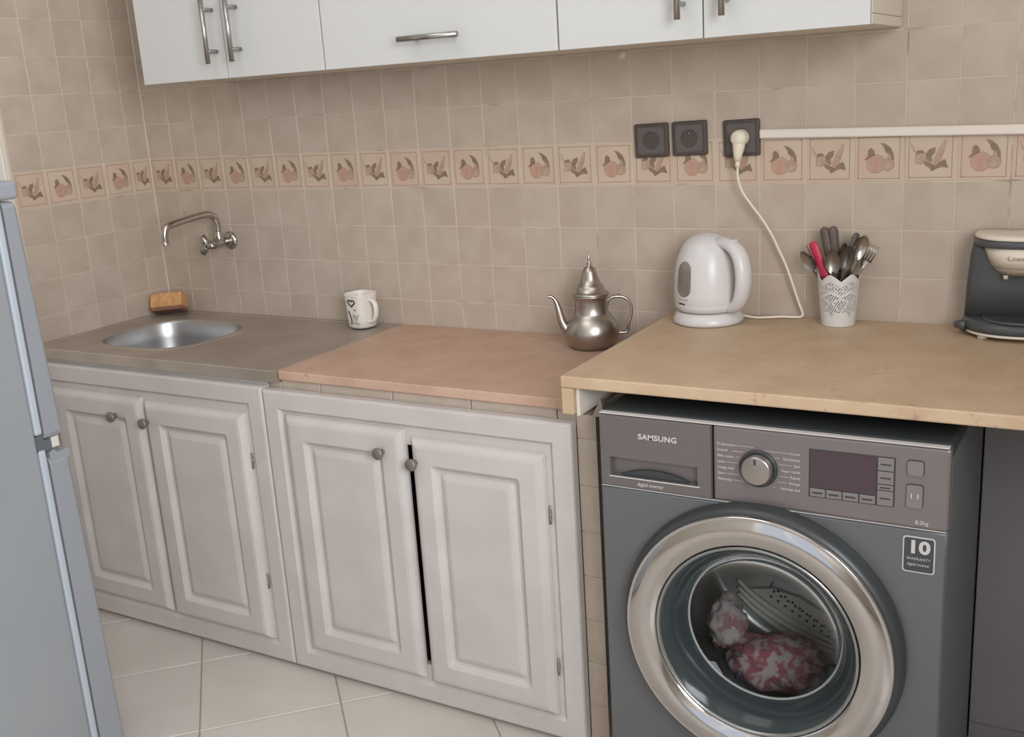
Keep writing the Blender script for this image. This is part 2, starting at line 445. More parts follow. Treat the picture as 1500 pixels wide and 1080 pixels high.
# floor with diagonal tiles
mb = MB(); mb.box(RX0 - .15, RX1 + .15, RY0 - .15, 0.16, -0.1, -0.0015)
floor = tag(obj('floor', mb, M_fgrout, loc=(0, 0, 0)), 'off white diagonal floor tiles', None, kind='structure')
PF = 0.46; side = PF / math.sqrt(2) - 0.003
tb = MB(); a = side / 2; c = 0.0015
tb.loops([[(-a, -a, -.006), (a, -a, -.006), (a, a, -.006), (-a, a, -.006)], [(-a, -a, -c), (a, -a, -c), (a, a, -c), (-a, a, -c)], [(-a + c, -a + c, 0), (a - c, -a + c, 0), (a - c, a - c, 0), (-a + c, a - c, 0)]], 0, False, False, True)
ft = mesh_of('floor_tile', tb, M_floor)
for i in range(-12, 14):
    for j in range(-8, 14):
        s_, d_ = (i + .5) * PF, 1.226 + (j + .5) * PF
        x, y = (s_ + d_) / 2, (s_ - d_) / 2
        if RX0 + .1 < x < RX1 - .1 and RY0 + .1 < y < -0.22:
            put('floor_tile', ft, floor, (x, y, 0), math.pi / 4)

# ------------------------------------------------------------------ masonry base and worktops
ZL, ZU = 0.78, 0.856
YL, YU = -0.512, -0.60
XM = 0.902           # sink / stone joint
base = thing('tiled_pillar', 'slim beige tiled pillar between the white cabinet and washing machine', 'pillar', (1.705, -0.25, 0))
ledge = thing('tile_ledge', 'narrow strip of cut tiles under the rosy stone worktop edge', 'tile strip', (1.28, -0.48, 0.722))
mb = MB(); mb.box(1.688, 1.724, -0.5068, -0.004, 0, 0.750)
obj('pillar_core', mb, M_plaster, base)
zz = 0.0
while zz < 0.74:
    h = min(0.1, 0.752 - zz)
    mb = MB(); mb.box(1.6840, 1.7265, -0.5085, -0.5025, zz + .0006, zz + h - .0006, bev=0.0005, seg=1); obj('tile', mb, M_tile, base); zz += 0.1
mb = MB(); mb.box(0.87, 1.684, -0.492, -0.47, 0.728, 0.7505)
obj('ledge_core', mb, M_grout, ledge)
mb = MB(); mb.box(0.869, 0.9035, -0.5035, -0.4925, 0.722, 0.7505, bev=0.0012, seg=1); obj('tile', mb, M_tile, ledge)
xx = 0.9045
for wv in (0.118, 0.205, 0.205, 0.205, 0.045):
    x1 = min(xx + wv, 1.686)
    mb = MB(); mb.box(xx + .0012, x1 - .0012, -0.5035, -0.4925, 0.722, 0.7565, bev=0.0012, seg=1); obj('tile', mb, M_tile, ledge); xx += wv
mb = MB(); mb.box(1.7265, 1.7335, -0.588, -0.004, 0.7765, 0.832); obj('plaster_lining', mb, M_plaster, base)
mb = MB(); mb.add([(1.722, -.515, .752), (1.748, -.515, .752), (1.735, -.50, .785), (1.722, -.47, .752), (1.745, -.47, .755), (1.735, -.48, .78)], [[0, 1, 2], [3, 5, 4], [0, 2, 5, 3], [1, 4, 5, 2], [0, 3, 4, 1]])
obj('mortar_lump', mb, M_tile, base)

mb = MB(); mb.box(XM + .002, 1.6985, YL, -0.002, 0.7575, ZL, bev=0.003)
tag(obj('stone_worktop', mb, M_stone2, loc=(1.3, -.25, .7575)), 'lower rosy sandstone worktop between sink and raised counter', 'worktop')
up = thing('raised_worktop', 'raised tan sandstone worktop over the washing machine', 'worktop', (2.3, -.3, 0.832))
mb = MB(); mb.box(1.700, 3.05, YU, -0.002, 0.8325, ZU, bev=0.003); obj('slab', mb, M_stone, up)
mb = MB(); mb.box(1.7005, 1.7255, YU + .001, -0.002, 0.7805, 0.832, bev=0.002); obj('drop_edge', mb, M_stone, up)
mb = MB(); mb.box(2.99, 3.04, -0.55, -0.004, 0, 0.832, bev=0.002); tag(obj('counter_support_wall', mb, M_plaster, loc=(3.015, -.3, 0)), 'plain low wall carrying the far end of the raised worktop', 'support wall')

# ------------------------------------------------------------------ sink
sink = thing('kitchen_sink', 'worn steel kitchen sink with drainboard in the corner', 'sink', (0.45, -.25, 0.75))
bx, by, hx, hy = 0.298, -0.272, 0.178, 0.160
rect = []
X0, X1, Y0, Y1 = 0.004, XM, YL - .006, -0.003
NS = 20
for k in range(NS): rect.append((X0 + (X1 - X0) * k / NS, Y0))
for k in range(NS): rect.append((X1, Y0 + (Y1 - Y0) * k / NS))
for k in range(NS): rect.append((X1 - (X1 - X0) * k / NS, Y1))
for k in range(NS): rect.append((X0, Y1 - (Y1 - Y0) * k / NS))
def sup(px, py, sc, n=3.0):
    dx, dy = (px - bx) / hx, (py - by) / hy
    r = (abs(dx) ** n + abs(dy) ** n) ** (1 / n)
    return (bx + dx / r * hx * sc, by + dy / r * hy * sc)
def shr(p, d): return (min(max(p[0], X0 + d), X1 - d), min(max(p[1], Y0 + d), Y1 - d))
mb = MB()
L = [[(p[0], p[1], ZL - .028) for p in rect], [(p[0], p[1], ZL - .002) for p in rect], [shr(p, .002) + (ZL,) for p in rect], [shr(p, .016) + (ZL,) for p in rect], [shr(p, .020) + (ZL - .0025,) for p in rect]]
def blend(p, sc): return sup(p[0], p[1], sc)
for sc, z in ((1.13, ZL - .0025), (1.10, ZL), (1.03, ZL), (1.0, ZL - .003)): L.append([blend(p, sc) + (z,) for p in rect])
mb.loops(L, 0, False)
obj('drainboard', mb, M_sink, sink)
mb = MB()
mb.loops([[sup(p[0], p[1], sc) + (ZL + z,) for p in rect] for sc, z in ((1.0, -.003), (.985, -.008), (.965, -.05), (.94, -.105), (.88, -.135), (.75, -.148), (.45, -.153), (.14, -.157))], 0, True, cap1=True)
obj('basin', mb, M_basin, sink)
mb = MB(); mb.lathe([(0.034, .0), (.036, .003), (.026, .004), (.022, -.003), (0, -.003)], (bx, by, ZL - .1545), seg=24); obj('drain', mb, M_chrome, sink)

# ------------------------------------------------------------------ base cabinets
def raised_door(x0, x1, z0, z1, yb, yf):
    """raised panel door; yb back, yf front (more negative)"""
    mb = MB()
    def rr(ins, y): return [(x0 + ins, y, z0 + ins), (x1 - ins, y, z0 + ins), (x1 - ins, y, z1 - ins), (x0 + ins, y, z1 - ins)]
    def rc(ins, y, rad, n=5):
        a, b, c_, d = x0 + ins, x1 - ins, z0 + ins, z1 - ins; out = []
        for cx, cz, s in ((b - rad, c_ + rad, -90), (b - rad, d - rad, 0), (a + rad, d - rad, 90), (a + rad, c_ + rad, 180)):
            for k in range(n + 1):
                t = math.radians(s + 90 * k / n); out.append((cx + rad * math.cos(t), y, cz + rad * math.sin(t)))
        return out
    e = 1e-4
    prof = [(0, yb, e), (0, yf + .0165, .0008), (.003, yf + .010, .001), (.012, yf + .0015, .002), (.019, yf, .003), (.055, yf, .008), (.060, yf + .004, .010), (.066, yf + .0095, .012), (.072, yf + .0105, .010), (.078, yf + .0075, .007), (.084, yf + .0055, .004), (.088, yf + .0045, .003)]
    mb.loops([rc(i, y, max(r, e)) for i, y, r in prof], 0, False, True, True)
    return mb
def frame_ring(x0, x1, z0, z1, w, yb, yf, wb=None):
    """picture-frame face frame with stepped inner moulding"""
    mb = MB(); wb = wb or w
    def r(i, y, o=0.0): return [(x0 + i, y, z0 + i * (wb / w if i else 1)), (x1 - i, y, z0 + i * (wb / w if i else 1)), (x1 - i, y, z1 - i), (x0 + i, y, z1 - i)]
    mb.loops([r(0, yb), r(0, yf + .005), r(.0025, yf + .001), r(.006, yf), r(.043, yf), r(.047, yf + .004), r(.051, yf + .0075), r(w, yf + .0085), r(w, yb)], 0, False)
    return mb
def cabinet(name, label, x0, x1, zt, doors, hinges, ztop_fill):
    c = thing(name, label, 'cabinet', ((x0 + x1) / 2, -.3, 0))
    YF = -0.535
    mb = frame_ring(x0, x1, 0.012, zt, 0.092, -0.51, YF); obj('face_frame', mb, M_paint, c)
    mb = MB(); mb.box(x0 + .004, x0 + .02, -.51, -.02, .02, .725); mb.box(x1 - .02, x1 - .004, -.51, -.02, .02, .725); mb.box(x0 + .02, x1 - .02, -.51, -.02, .02, .04); mb.box(x0 + .02, x1 - .02, -.03, -.02, .04, .60)
    obj('carcass', mb, mat('bare_cabinet_inside', (150, 138, 128), 0.8), c)
    mb = MB(); mb.box(x0 + .003, x1 - .003, -.522, -.50, 0.0, .012); obj('toe_joint', mb, M_fgrout, c)
    if ztop_fill:
        mb = MB(); mb.box(x0 + .002, x1 - .002, -.508, -.49, zt - .012, 0.7515); obj('filler_strip', mb, M_paint, c)
    for (a, b, z0, z1, kx, tilt) in doors:
        d = obj('door', raised_door(a, b, z0, z1, -.5255, -.549), M_paint, c)
        mb = MB(); mb.lathe([(0, -.5725), (.0095, -.5722), (.0130, -.5705), (.0140, -.5670), (.0125, -.5625), (.0080, -.5585), (.0065, -.5540), (.0065, -.5490)], (kx, 0, z1 - .052), 'y', 20)
        obj('knob', mb, M_knob, d)
    for (hx_, hz) in hinges:
        mb = MB(); mb.tube([(hx_, -.533, hz - .020), (hx_, -.533, hz + .020)], .0024, 8); mb.box(hx_ - .001, hx_ + .002, -.534, -.529, hz - .010, hz + .010)
        obj('hinge', mb, M_rust, c)
    return c
cabinet('sink_cabinet', 'white painted double door cabinet under the steel sink', 0.035, 0.864, 0.742,
        [(0.098, 0.447, 0.074, 0.678, 0.356, 0), (0.458, 0.803, 0.070, 0.672, 0.474, 0)], [(0.807, 0.55), (0.807, 0.23)], True)
cabinet('base_cabinet', 'white painted double door cabinet under the rosy stone worktop', 0.868, 1.683, 0.737,
        [(0.936, 1.274, 0.074, 0.682, 1.221, 0), (1.292, 1.621, 0.069, 0.667, 1.308, 0)], [(1.6255, 0.535), (1.6255, 0.185)], False)

# ------------------------------------------------------------------ wall cabinets
def wall_cabinet(label, x0, x1, fronts, endpanel=False):
    zb, zt = 1.4555, 2.176
    c = thing('wall_cabinet', label, 'cabinet', ((x0 + x1) / 2, -.15, zb), group='white cabinets hung above the worktop')
    mb = MB()
    mb.box(x0 + .001, x1 - .001, -.2795, -.004, zb, zb + .018, bev=.0006, seg=1)
    mb.box(x0 + .001, x0 + .017, -.2795, -.004, zb + .0188, zt, bev=.0006, seg=1); mb.box(x1 - .017, x1 - .001, -.2795, -.004, zb + .0188, zt, bev=.0006, seg=1)
    mb.box(x0 + .0175, x1 - .0175, -.2795, -.004, zt - .018, zt); mb.box(x0 + .0175, x1 - .0175, -.012, -.004, zb + .019, zt - .0185)
    obj('carcass', mb, M_side, c)
    for (a, b, kind, p) in fronts:
        mb = MB(); mb.box(a + .0015, b - .0015, -.300, -.2815, zb - .0015, zt, bev=.0012, seg=2)
        d = obj('flap_door' if kind == 'h' else 'door', mb, M_white, c)
        mb = MB()
        if kind == 'h':
            mb.tube([(p - .077, -.335, 1.5035), (p + .077, -.335, 1.5035)], .0062, 14)
            for s in (-.048, .048): mb.tube([(p + s, -.335, 1.5035), (p + s, -.3003, 1.5035)], .005, 10)
        else:
            mb.tube([(p, -.335, 1.490), (p, -.335, 1.646)], .0062, 14)
            for s in (1.519, 1.616): mb.tube([(p, -.335, s), (p, -.3003, s)], .005, 10)
        obj('handle', mb, M_brushed, d)
    return c
wall_cabinet('white two door wall cabinet hung above the sink', 0.361, 0.9665, [(0.361, 0.6605, 'v', 0.634), (0.6605, 0.9665, 'v', 0.713)])
wall_cabinet('white wall cabinet with a wide flap door and horizontal handle', 0.9675, 1.5765, [(0.9675, 1.5765, 'h', 1.2805)])
wall_cabinet('white two door wall cabinet above the black sockets', 1.5775, 2.191, [(1.5775, 1.885, 'v', 1.847), (1.885, 2.191, 'v', 1.933)])
mb = MB(); mb.lathe([(0, -.004), (.008, -.0035), (.010, 0.0)], (1.584, 0, 1.444), 'y', 18)
tag(obj('screw_cap', mb, M_plaster, loc=(1.584, 0, 1.444)), 'small round beige screw cap on tiles under the wall cabinet', 'screw cap')

# ------------------------------------------------------------------ sockets and trunking
M_sock = mat('black_socket_plate', (74, 64, 62), 0.42, rgb2=(80, 70, 67), scale=20)
M_sock2 = mat('socket_insert', (96, 88, 86), 0.38)
def socket(label, xc, zc, w, h, tilt, plug):
    s = thing('wall_socket', label, 'socket', (xc, 0, zc), group='black sockets on the tiled wall')
    s.rotation_euler = (0, tilt, 0)
    mb = MB(); mb.box(-w / 2, w / 2, -.0115, 0, -h / 2, h / 2, bev=.004, seg=3); obj('frame', mb, M_sock, s, local=True)
    mb = MB(); a, b = w / 2 - .009, h / 2 - .009
    n = 32; o_ = []; 
    for k in range(n):
        t = 2 * math.pi * k / n; cx_, sz_ = math.cos(t), math.sin(t); m_ = max(abs(cx_) / a, abs(sz_) / b); o_.append((cx_ / m_, sz_ / m_))
    mb.loops([[(p[0], -.0125, p[1]) for p in o_], [(.0205 * math.cos(2 * math.pi * k / n), -.0125, .0205 * math.sin(2 * math.pi * k / n)) for k in range(n)],
              [(.0195 * math.cos(2 * math.pi * k / n), -.0095, .0195 * math.sin(2 * math.pi * k / n)) for k in range(n)]], 0, False, False, True)
    ins = obj('insert', mb, M_sock2, s, local=True)
    for dx in (-.0095, .0095):
        mb = MB(); mb.lathe([(0, -.0100), (.0026, -.0100), (.0026, -.0096)], (dx, 0, 0), 'y', 12); obj('pin_hole', mb, M_dark, ins, local=True)
    mb = MB(); mb.lathe([(0, -.0155), (.0022, -.015), (.0024, -.0095)], (0, 0, .010), 'y', 10); obj('earth_pin', mb, M_brushed, ins, local=True)
    return s
socket('leftmost of three black wall sockets, nothing plugged in', 1.654, 1.2515, .082, .076, -.02, False)
socket('middle black wall socket, empty, beside the plugged one', 1.7455, 1.2535, .081, .076, -.02, False)
socket('black wall socket with the white kettle plug in it', 1.8645, 1.2505, .081, .079, -.025, True)
mb = MB(); dz = -0.0175
mb.box(0, 1.0, -.014, -.0005, -.0095, .0095, bev=.0015, seg=1); mb.v = [(p[0] + 1.9055, p[1], p[2] + 1.2575 + dz * p[0]) for p in mb.v]
M_trunk = mat('white_pvc', (226, 216, 204), 0.45)
tr = thing('cable_trunking', 'long white plastic cable trunking running right from the socket', 'cable trunking', (2.4, 0, 1.25))
obj('channel', mb, M_trunk, tr)
mb = MB(); mb.box(0, 1.0, -.0155, -.0142, -.007, .007); mb.v = [(p[0] + 1.9085, p[1], p[2] + 1.2575 + dz * p[0]) for p in mb.v]
obj('cover', mb, M_trunk, tr)

# ------------------------------------------------------------------ faucet
fa = thing('wall_tap', 'chrome wall mounted swivel tap over the sink', 'tap', (0.295, 0, 1.002))
mb = MB(); mb.lathe([(.0, -.012), (.013, -.012), (.022, -.008), (.027, -.002), (.027, -.0003)], (.295, 0, 1.002), 'y', 24); obj('wall_flange', mb, M_chrome, fa)
mb = MB(); mb.lathe([(.012, -.008), (.012, -.03), (.015, -.034), (.015, -.062), (.011, -.068), (.009, -.088), (0, -.088)], (.295, 0, 1.002), 'y', 20)
mb.lathe([(.012, .008), (.012, .022), (.009, .028), (.009, .036)], (.295, -.046, 1.002), 'z', 16); obj('valve_body', mb, M_chrome, fa)
mb = MB(); mb.tube(spline([(.295, -.046, 1.034), (.295, -.047, 1.060), (.2935, -.056, 1.080), (.289, -.078, 1.0885), (.281, -.14, 1.083), (.275, -.195, 1.0755), (.2705, -.216, 1.068), (.2685, -.2235, 1.050), (.268, -.2245, 1.027)], 6), .0100, 14)
mb.lathe([(.0112, .0), (.0112, .009), (.010, .010)], (.268, -.2245, 1.022), 'z', 14); obj('spout', mb, M_chrome, fa)
mb = MB()
for k in range(3):
    t = math.radians(90 + 120 * k + 25); d = (math.cos(t), math.sin(t))
    mb.tube([(.295, -.094, 1.002), (.295 + d[0] * .016, -.096, 1.002 + d[1] * .014), (.295 + d[0] * .030, -.100, 1.002 + d[1] * .030)], [.011, .011, .009], 10)
mb.lathe([(0, -.106), (.009, -.104), (.011, -.096), (.011, -.086)], (.295, 0, 1.002), 'y', 16); obj('handle', mb, M_brushed, fa)

# ------------------------------------------------------------------ sponge
M_sponge = mat('orange_sponge', (208, 160, 112), 0.95, rgb2=(190, 138, 92), scale=60, bump=0.6, bscale=160)
M_pad = mat('brown_scouring_pad', (126, 92, 76), 0.95, bump=0.6, bscale=200)
sp = thing('sponge', 'orange sponge leaning in the back corner of the sink', 'sponge', (0.074, -0.075, ZL + 0.004))
sp.rotation_euler = (math.radians(-24), math.radians(-4), math.radians(22))
mb = MB(); mb.box(-.052, .052, -.030, .024, .014, .060, bev=.007, seg=3); obj('foam', mb, M_sponge, sp, local=True)
mb = MB(); mb.box(-.051, .051, -.029, .023, .004, .014, bev=.003, seg=2); obj('scouring_pad', mb, M_pad, sp, local=True)

# ------------------------------------------------------------------ mug
M_mug = mat('white_glaze', (226, 218, 210), 0.25)
M_ink = mat('mug_print_brown', (78, 58, 48), 0.4)
M_ink2 = mat('mug_print_taupe', (150, 132, 112), 0.4)
mug = thing('mug', 'white mug with a brown heart print on the steel drainboard', 'mug', (0.812, -0.062, ZL), -0.16)
def sq(r, t, n=3.6): return r / ((abs(math.cos(t)) ** n + abs(math.sin(t)) ** n) ** (1 / n))
N = 48
def ml(r, z, n=3.6): return [(sq(r, 2 * math.pi * k / N, n) * math.cos(2 * math.pi * k / N), sq(r, 2 * math.pi * k / N, n) * math.sin(2 * math.pi * k / N), z) for k in range(N)]
mb = MB(); mb.loops([ml(.028, .001, 2.6), ml(.031, .002, 2.6), ml(.033, .006), ml(.0345, .03), ml(.036, .07), ml(.0385, .092), ml(.0392, .095), ml(.038, .0957), ml(.0362, .093), ml(.033, .06), ml(.031, .012), ml(.02, .008)], 0, True, True, True)
obj('body', mb, M_mug, mug, local=True)
mb = MB(); mb.tube(spline([(.034, 0, .077), (.046, 0, .077), (.056, 0, .068), (.058, 0, .05), (.053, 0, .032), (.044, 0, .02), (.032, 0, .018)], 5), .0052, 10, sx=1.6); obj('handle', mb, M_mug, mug, local=True)
def mug_pt(s, z, off=.0009):       # s in metres around from the printed side
    t = math.radians(-72) + s / .036; rz_ = .033 + (z - .006) * .0625 if z < .03 else (.0345 + (z - .03) * .0375 if z < .07 else .036 + (z - .07) * .1136); r = sq(rz_ + off, t); return (r * math.cos(t), r * math.sin(t), z)
def stroke(mb, pts, w, mi=0):
    L1, L2 = [], []
    for i, p in enumerate(pts):
        a, b = pts[max(i - 1, 0)], pts[min(i + 1, len(pts) - 1)]; d = Vector((b[0] - a[0], b[1] - a[1])).normalized(); nn = (-d.y * w, d.x * w)
        L1.append(mug_pt(p[0] + nn[0], p[1] + nn[1])); L2.append(mug_pt(p[0] - nn[0], p[1] - nn[1]))
    mb.loops([L1, L2], mi, False, closed=False)
mb = MB()
heart = [(-.010 + .0120 * (math.sin(t) ** 3), .073 + .0088 * ((13 * math.cos(t) - 5 * math.cos(2 * t) - 2 * math.cos(3 * t) - math.cos(4 * t)) / 14)) for t in [2 * math.pi * k / 28 for k in range(29)]]
stroke(mb, heart, .0021)
stroke(mb, [(-.024, .050), (-.021, .044), (-.017, .034), (-.016, .022), (-.018, .012)], .0022)
stroke(mb, [(-.004, .0545), (.002, .0548)], .001); stroke(mb, [(.0, .053), (.003, .0535)], .0016)
obj('heart_print', mb, M_ink, mug, local=True, fix=False)
mb = MB()
stroke(mb, [(-.009, .021), (-.008, .040), (.012, .041)], .0011); stroke(mb, [(-.003, .031), (.003, .034), (.007, .030), (.003, .026), (-.002, .029)], .0011)
stroke(mb, [(-.008, .020), (-.003, .016), (.001, .022), (.005, .015), (.012, .017)], .0013); stroke(mb, [(-.006, .036), (.010, .037)], .0012)
obj('lettering_print', mb, M_ink2, mug, local=True, fix=False)

# ------------------------------------------------------------------ teapot
M_pew = mat('pewter', (184, 176, 168), 0.33, metal=1.0, rgb2=(170, 161, 153), scale=20, bump=0.04, bscale=60)
tp = thing('teapot', 'small pewter Moroccan style teapot on the rosy stone worktop', 'teapot', (1.527, -0.100, ZL), YAW - .02)
mb = MB(); mb.lathe([(0, .0), (.043, .0), (.050, .003), (.059, .014), (.0640, .030), (.0640, .044), (.0585, .062), (.0480, .076), (.0425, .0815), (.0405, .087), (.0400, .100), (.0400, .114), (.0412, .121), (.0438, .1255), (.043, .128), (.038, .1275), (.034, .12)], seg=48); obj('body', mb, M_pew, tp, local=True)
mb = MB(); mb.lathe([(.0435, .1285), (.044, .130), (.040, .133), (.034, .138), (.032, .146), (.029, .151), (.0255, .154), (.021, .166), (.017, .181), (.013, .190), (.006, .195), (.0045, .199), (.006, .2015), (.004, .205), (.0026, .207), (.004, .210), (.0032, .215), (.0012, .220), (.0008, .229), (0, .2295)], seg=40); obj('lid', mb, M_pew, tp, local=True)
mb = MB(); mb.tube(spline([(-.050, 0, .040), (-.062, 0, .050), (-.071, 0, .070), (-.077, 0, .098), (-.083, 0, .117), (-.092, 0, .1265), (-.100, 0, .1275)], 6), [.0145 - .0104 * min(1, i / 26) for i in range(37)], 14)
obj('spout', mb, M_pew, tp, local=True)
mb = MB(); mb.tube(spline([(.038, 0, .098), (.042, 0, .112), (.056, 0, .118), (.074, 0, .117), (.088, 0, .108), (.095, 0, .090), (.093, 0, .068), (.087, 0, .052), (.085, 0, .034), (.076, 0, .030), (.066, 0, .031), (.058, 0, .026)], 6), .0036, 10); mb.tube([(.066, 0, .118), (.066, 0, .126), (.0665, 0, .135)], [.003, .0024, .0014], 8)
obj('handle', mb, M_pew, tp, local=True)

# ------------------------------------------------------------------ kettle
M_ket = mat('white_kettle_plastic', (206, 201, 200), 0.28)
M_gauge = mat('smoky_water_gauge', (138, 130, 124), 0.2, rgb2=(120, 110, 104), scale=18)
M_gray = mat('grey_print', (168, 160, 156), 0.5)
M_blk = mat('black_print', (50, 46, 46), 0.4)
kt = thing('kettle', 'white plastic electric kettle on its base with cord and plug', 'kettle', (1.812, -0.090, ZU), YAW - 1.0)
mb = MB(); mb.lathe([(0, .0005), (.072, .0005), (.077, .003), (.0775, .009), (.074, .018), (.068, .026), (.062, .0285), (0, .0285)], seg=48); obj('power_base', mb, M_ket, kt, local=True)
KP = [(.063, .0295), (.069, .031), (.0728, .038), (.0740, .0445), (.0736, .046), (.0742, .0475), (.0745, .065), (.0736, .09), (.0708, .12), (.0662, .143), (.0575, .164)]
mb = MB(); mb.lathe([(0, .0295)] + KP, seg=56); obj('body', mb, M_ket, kt, local=True)
mb = MB(); mb.lathe([(.0577, .1638), (.056, .167), (.048, .1795), (.035, .190), (.018, .1965), (0, .1985)], seg=48); obj('lid', mb, M_ket, kt, local=True)
mb = MB(); mb.tube(spline([(.030, 0, .178), (.054, 0, .180), (.078, 0, .174), (.097, 0, .157), (.107, 0, .13), (.108, 0, .098), (.101, 0, .068), (.087, 0, .047), (.066, 0, .039)], 6), [.0115 + .0035 * math.sin(math.pi * i / 48) for i in range(49)], 14, sx=1.35); obj('handle', mb, M_ket, kt, local=True)
mb = MB(); mb.box(.066, .084, -.010, .010, .183, .190, bev=.003); obj('lid_button', mb, M_ket, kt, local=True)
def ksurf(ang, z, off=.0008):
    for i in range(len(KP) - 1):
        if KP[i][1] <= z <= KP[i + 1][1] and KP[i + 1][1] > KP[i][1]:
            f_ = (z - KP[i][1]) / (KP[i + 1][1] - KP[i][1]); r = KP[i][0] + f_ * (KP[i + 1][0] - KP[i][0]); break
    else: r = .066
    return ((r + off) * math.cos(ang), (r + off) * math.sin(ang), z)
A0 = math.radians(-116) - (YAW - 1.0)
mb = MB(); hw = .0185; gl = []
for k in range(12): t = math.pi * k / 11; gl.append((hw * math.cos(t), .141 - hw + hw * math.sin(t)))
for k in range(12): t = math.pi + math.pi * k / 11; gl.append((hw * math.cos(t), .069 + hw + hw * math.sin(t)))
def gauge_rings(sc, off): return [ksurf(A0 + p[0] * sc / .072, .105 + (p[1] - .105) * sc, off) for p in gl]
mb.loops([gauge_rings(1.10, -.0004), gauge_rings(1.05, .0012), gauge_rings(1.0, .0008), gauge_rings(.75, .0008), gauge_rings(.4, .0008), gauge_rings(.02, .0008)], 0, True)
obj('water_gauge', mb, M_gauge, kt, local=True)
def kdec(a, b, z0, z1, tilt=0.0): return [ksurf(A0 + a / .066, z0, .0006), ksurf(A0 + b / .066, z0 - tilt, .0006), ksurf(A0 + b / .066, z1 - tilt, .0006), ksurf(A0 + a / .066, z1, .0006)]
mb = MB()
for a, b, z0, z1 in ((-.011, -.008, .0585, .0625), (-.007, .003, .0596, .0610), (.004, .012, .0582, .0620)): mb.add(kdec(a, b, z0, z1), [[0, 1, 2, 3]])
obj('level_marking', mb, M_gray, kt, local=True, fix=False)
mb = MB(); mb.add(kdec(-.013, .004, .0490, .0526, .0008), [[0, 1, 2, 3]]); obj('brand_plate', mb, M_blk, kt, local=True, fix=False)
# plug and cord, placed in world and brought into the kettle's frame
M_cord = mat('cream_cord', (224, 214, 196), 0.5)
KI = (Matrix.Translation(kt.location) @ Matrix.Rotation(YAW - 1.0, 4, 'Z')).inverted()
def klocal(mb): mb.v = [tuple(KI @ Vector(p)) for p in mb.v]; return mb
mb = MB(); mb.lathe([(.0, -.046), (.012, -.045), (.0165, -.040), (.018, -.030), (.018, -.014)], (1.866, 0, 1.2515), 'y', 24)
mb.tube([(1.866, -.030, 1.250), (1.8655, -.032, 1.232), (1.864, -.034, 1.214), (1.8635, -.034, 1.202)], [.0145, .0135, .0095, .0065], 14)
mb.tube([(1.8635, -.034, 1.203), (1.8635, -.034, 1.190)], .0055, 10)
obj('plug', klocal(mb), M_cord, kt, local=True)
mb = MB()
path = spline([(1.8635, -.034, 1.192), (1.8645, -.034, 1.164), (1.874, -.032, 1.135), (1.892, -.030, 1.108), (1.915, -.028, 1.077), (1.937, -.026, 1.041), (1.952, -.024, 1.008), (1.968, -.022, 0.972), (1.984, -.020, 0.925), (1.997, -.018, 0.885), (2.003, -.017, 0.868), (2.000, -.020, 0.8605), (1.985, -.026, ZU + .0042), (1.962, -.034, ZU + .0055), (1.935, -.046, ZU + .0055), (1.912, -.050, ZU + .0045), (1.893, -.051, ZU + .006), (1.876, -.052, ZU + .009)], 5)
mb.tube(path, .0028, 8); obj('cord', klocal(mb), M_cord, kt, local=True)

# ------------------------------------------------------------------ cutlery pot
M_lace = mat('white_enamel', (208, 203, 199), 0.42)
PX, PY = 2.0875, -0.052
pot = thing('cutlery_pot', 'white pierced lace pattern metal pot holding cutlery', 'pot', (PX, PY, ZU))
NU, NV, PH = 216, 72, .113
def prad(z): return .0345 + (.0440 - .0345) * (z / PH)
PHASE = 0.5 - (math.radians(-70) / (2 * math.pi) * 6) % 1.0
def hole(i, j):
    """pierced lace pattern, i up, j around"""
    v = (i + .5) / NV; u = ((j + .5) / NU * 6 + PHASE) % 1.0
    a = abs(u - .5) * 2
    dot = i % 3 != 0 and (j + 2 * (i // 3 % 2)) % 4 < 2
    if v > .88: return False
    if .70 < v < .86:
        y = (v - .78) / .08; u2 = abs(((u * 2) % 1.0) - .5) * 2
        return dot and abs(u2 + abs(y) - .8) > .16
    if .30 < v < .64:
        y = abs(v - .47) / .17; d = a + y
        return dot and abs(d - .86) > .11 and not (d < .12)
    if .20 < v < .30: return dot and a > .72 + (.30 - v) * 1.5
    return False
vs_, fs = [], []
for i in range(NV + 1):
    for j in range(NU):
        t = 2 * math.pi * j / NU
        top = PH - .015 * (1 - abs(((j / NU * 6 + PHASE) % 1.0) - .5) * 2) ** 1.2
        z = .0005 + top * i / NV
        vs_.append((prad(z) * math.cos(t), prad(z) * math.sin(t), z))
for i in range(NV):
    for j in range(NU):
        if not hole(i, j): fs.append([i * NU + j, i * NU + (j + 1) % NU, (i + 1) * NU + (j + 1) % NU, (i + 1) * NU + j])
mb = MB(); mb.add(vs_, fs, 0, True)
o = obj('pierced_wall', mb, M_lace, pot, local=True)
sol = o.modifiers.new('thickness', 'SOLIDIFY'); sol.thickness = .001; sol.offset = -1
mb = MB(); mb.lathe([(0, .0005), (.0332, .0005), (.0342, .002), (.0345, .006), (.033, .0062), (0, .003)], seg=40); obj('bottom', mb, M_lace, pot, local=True)

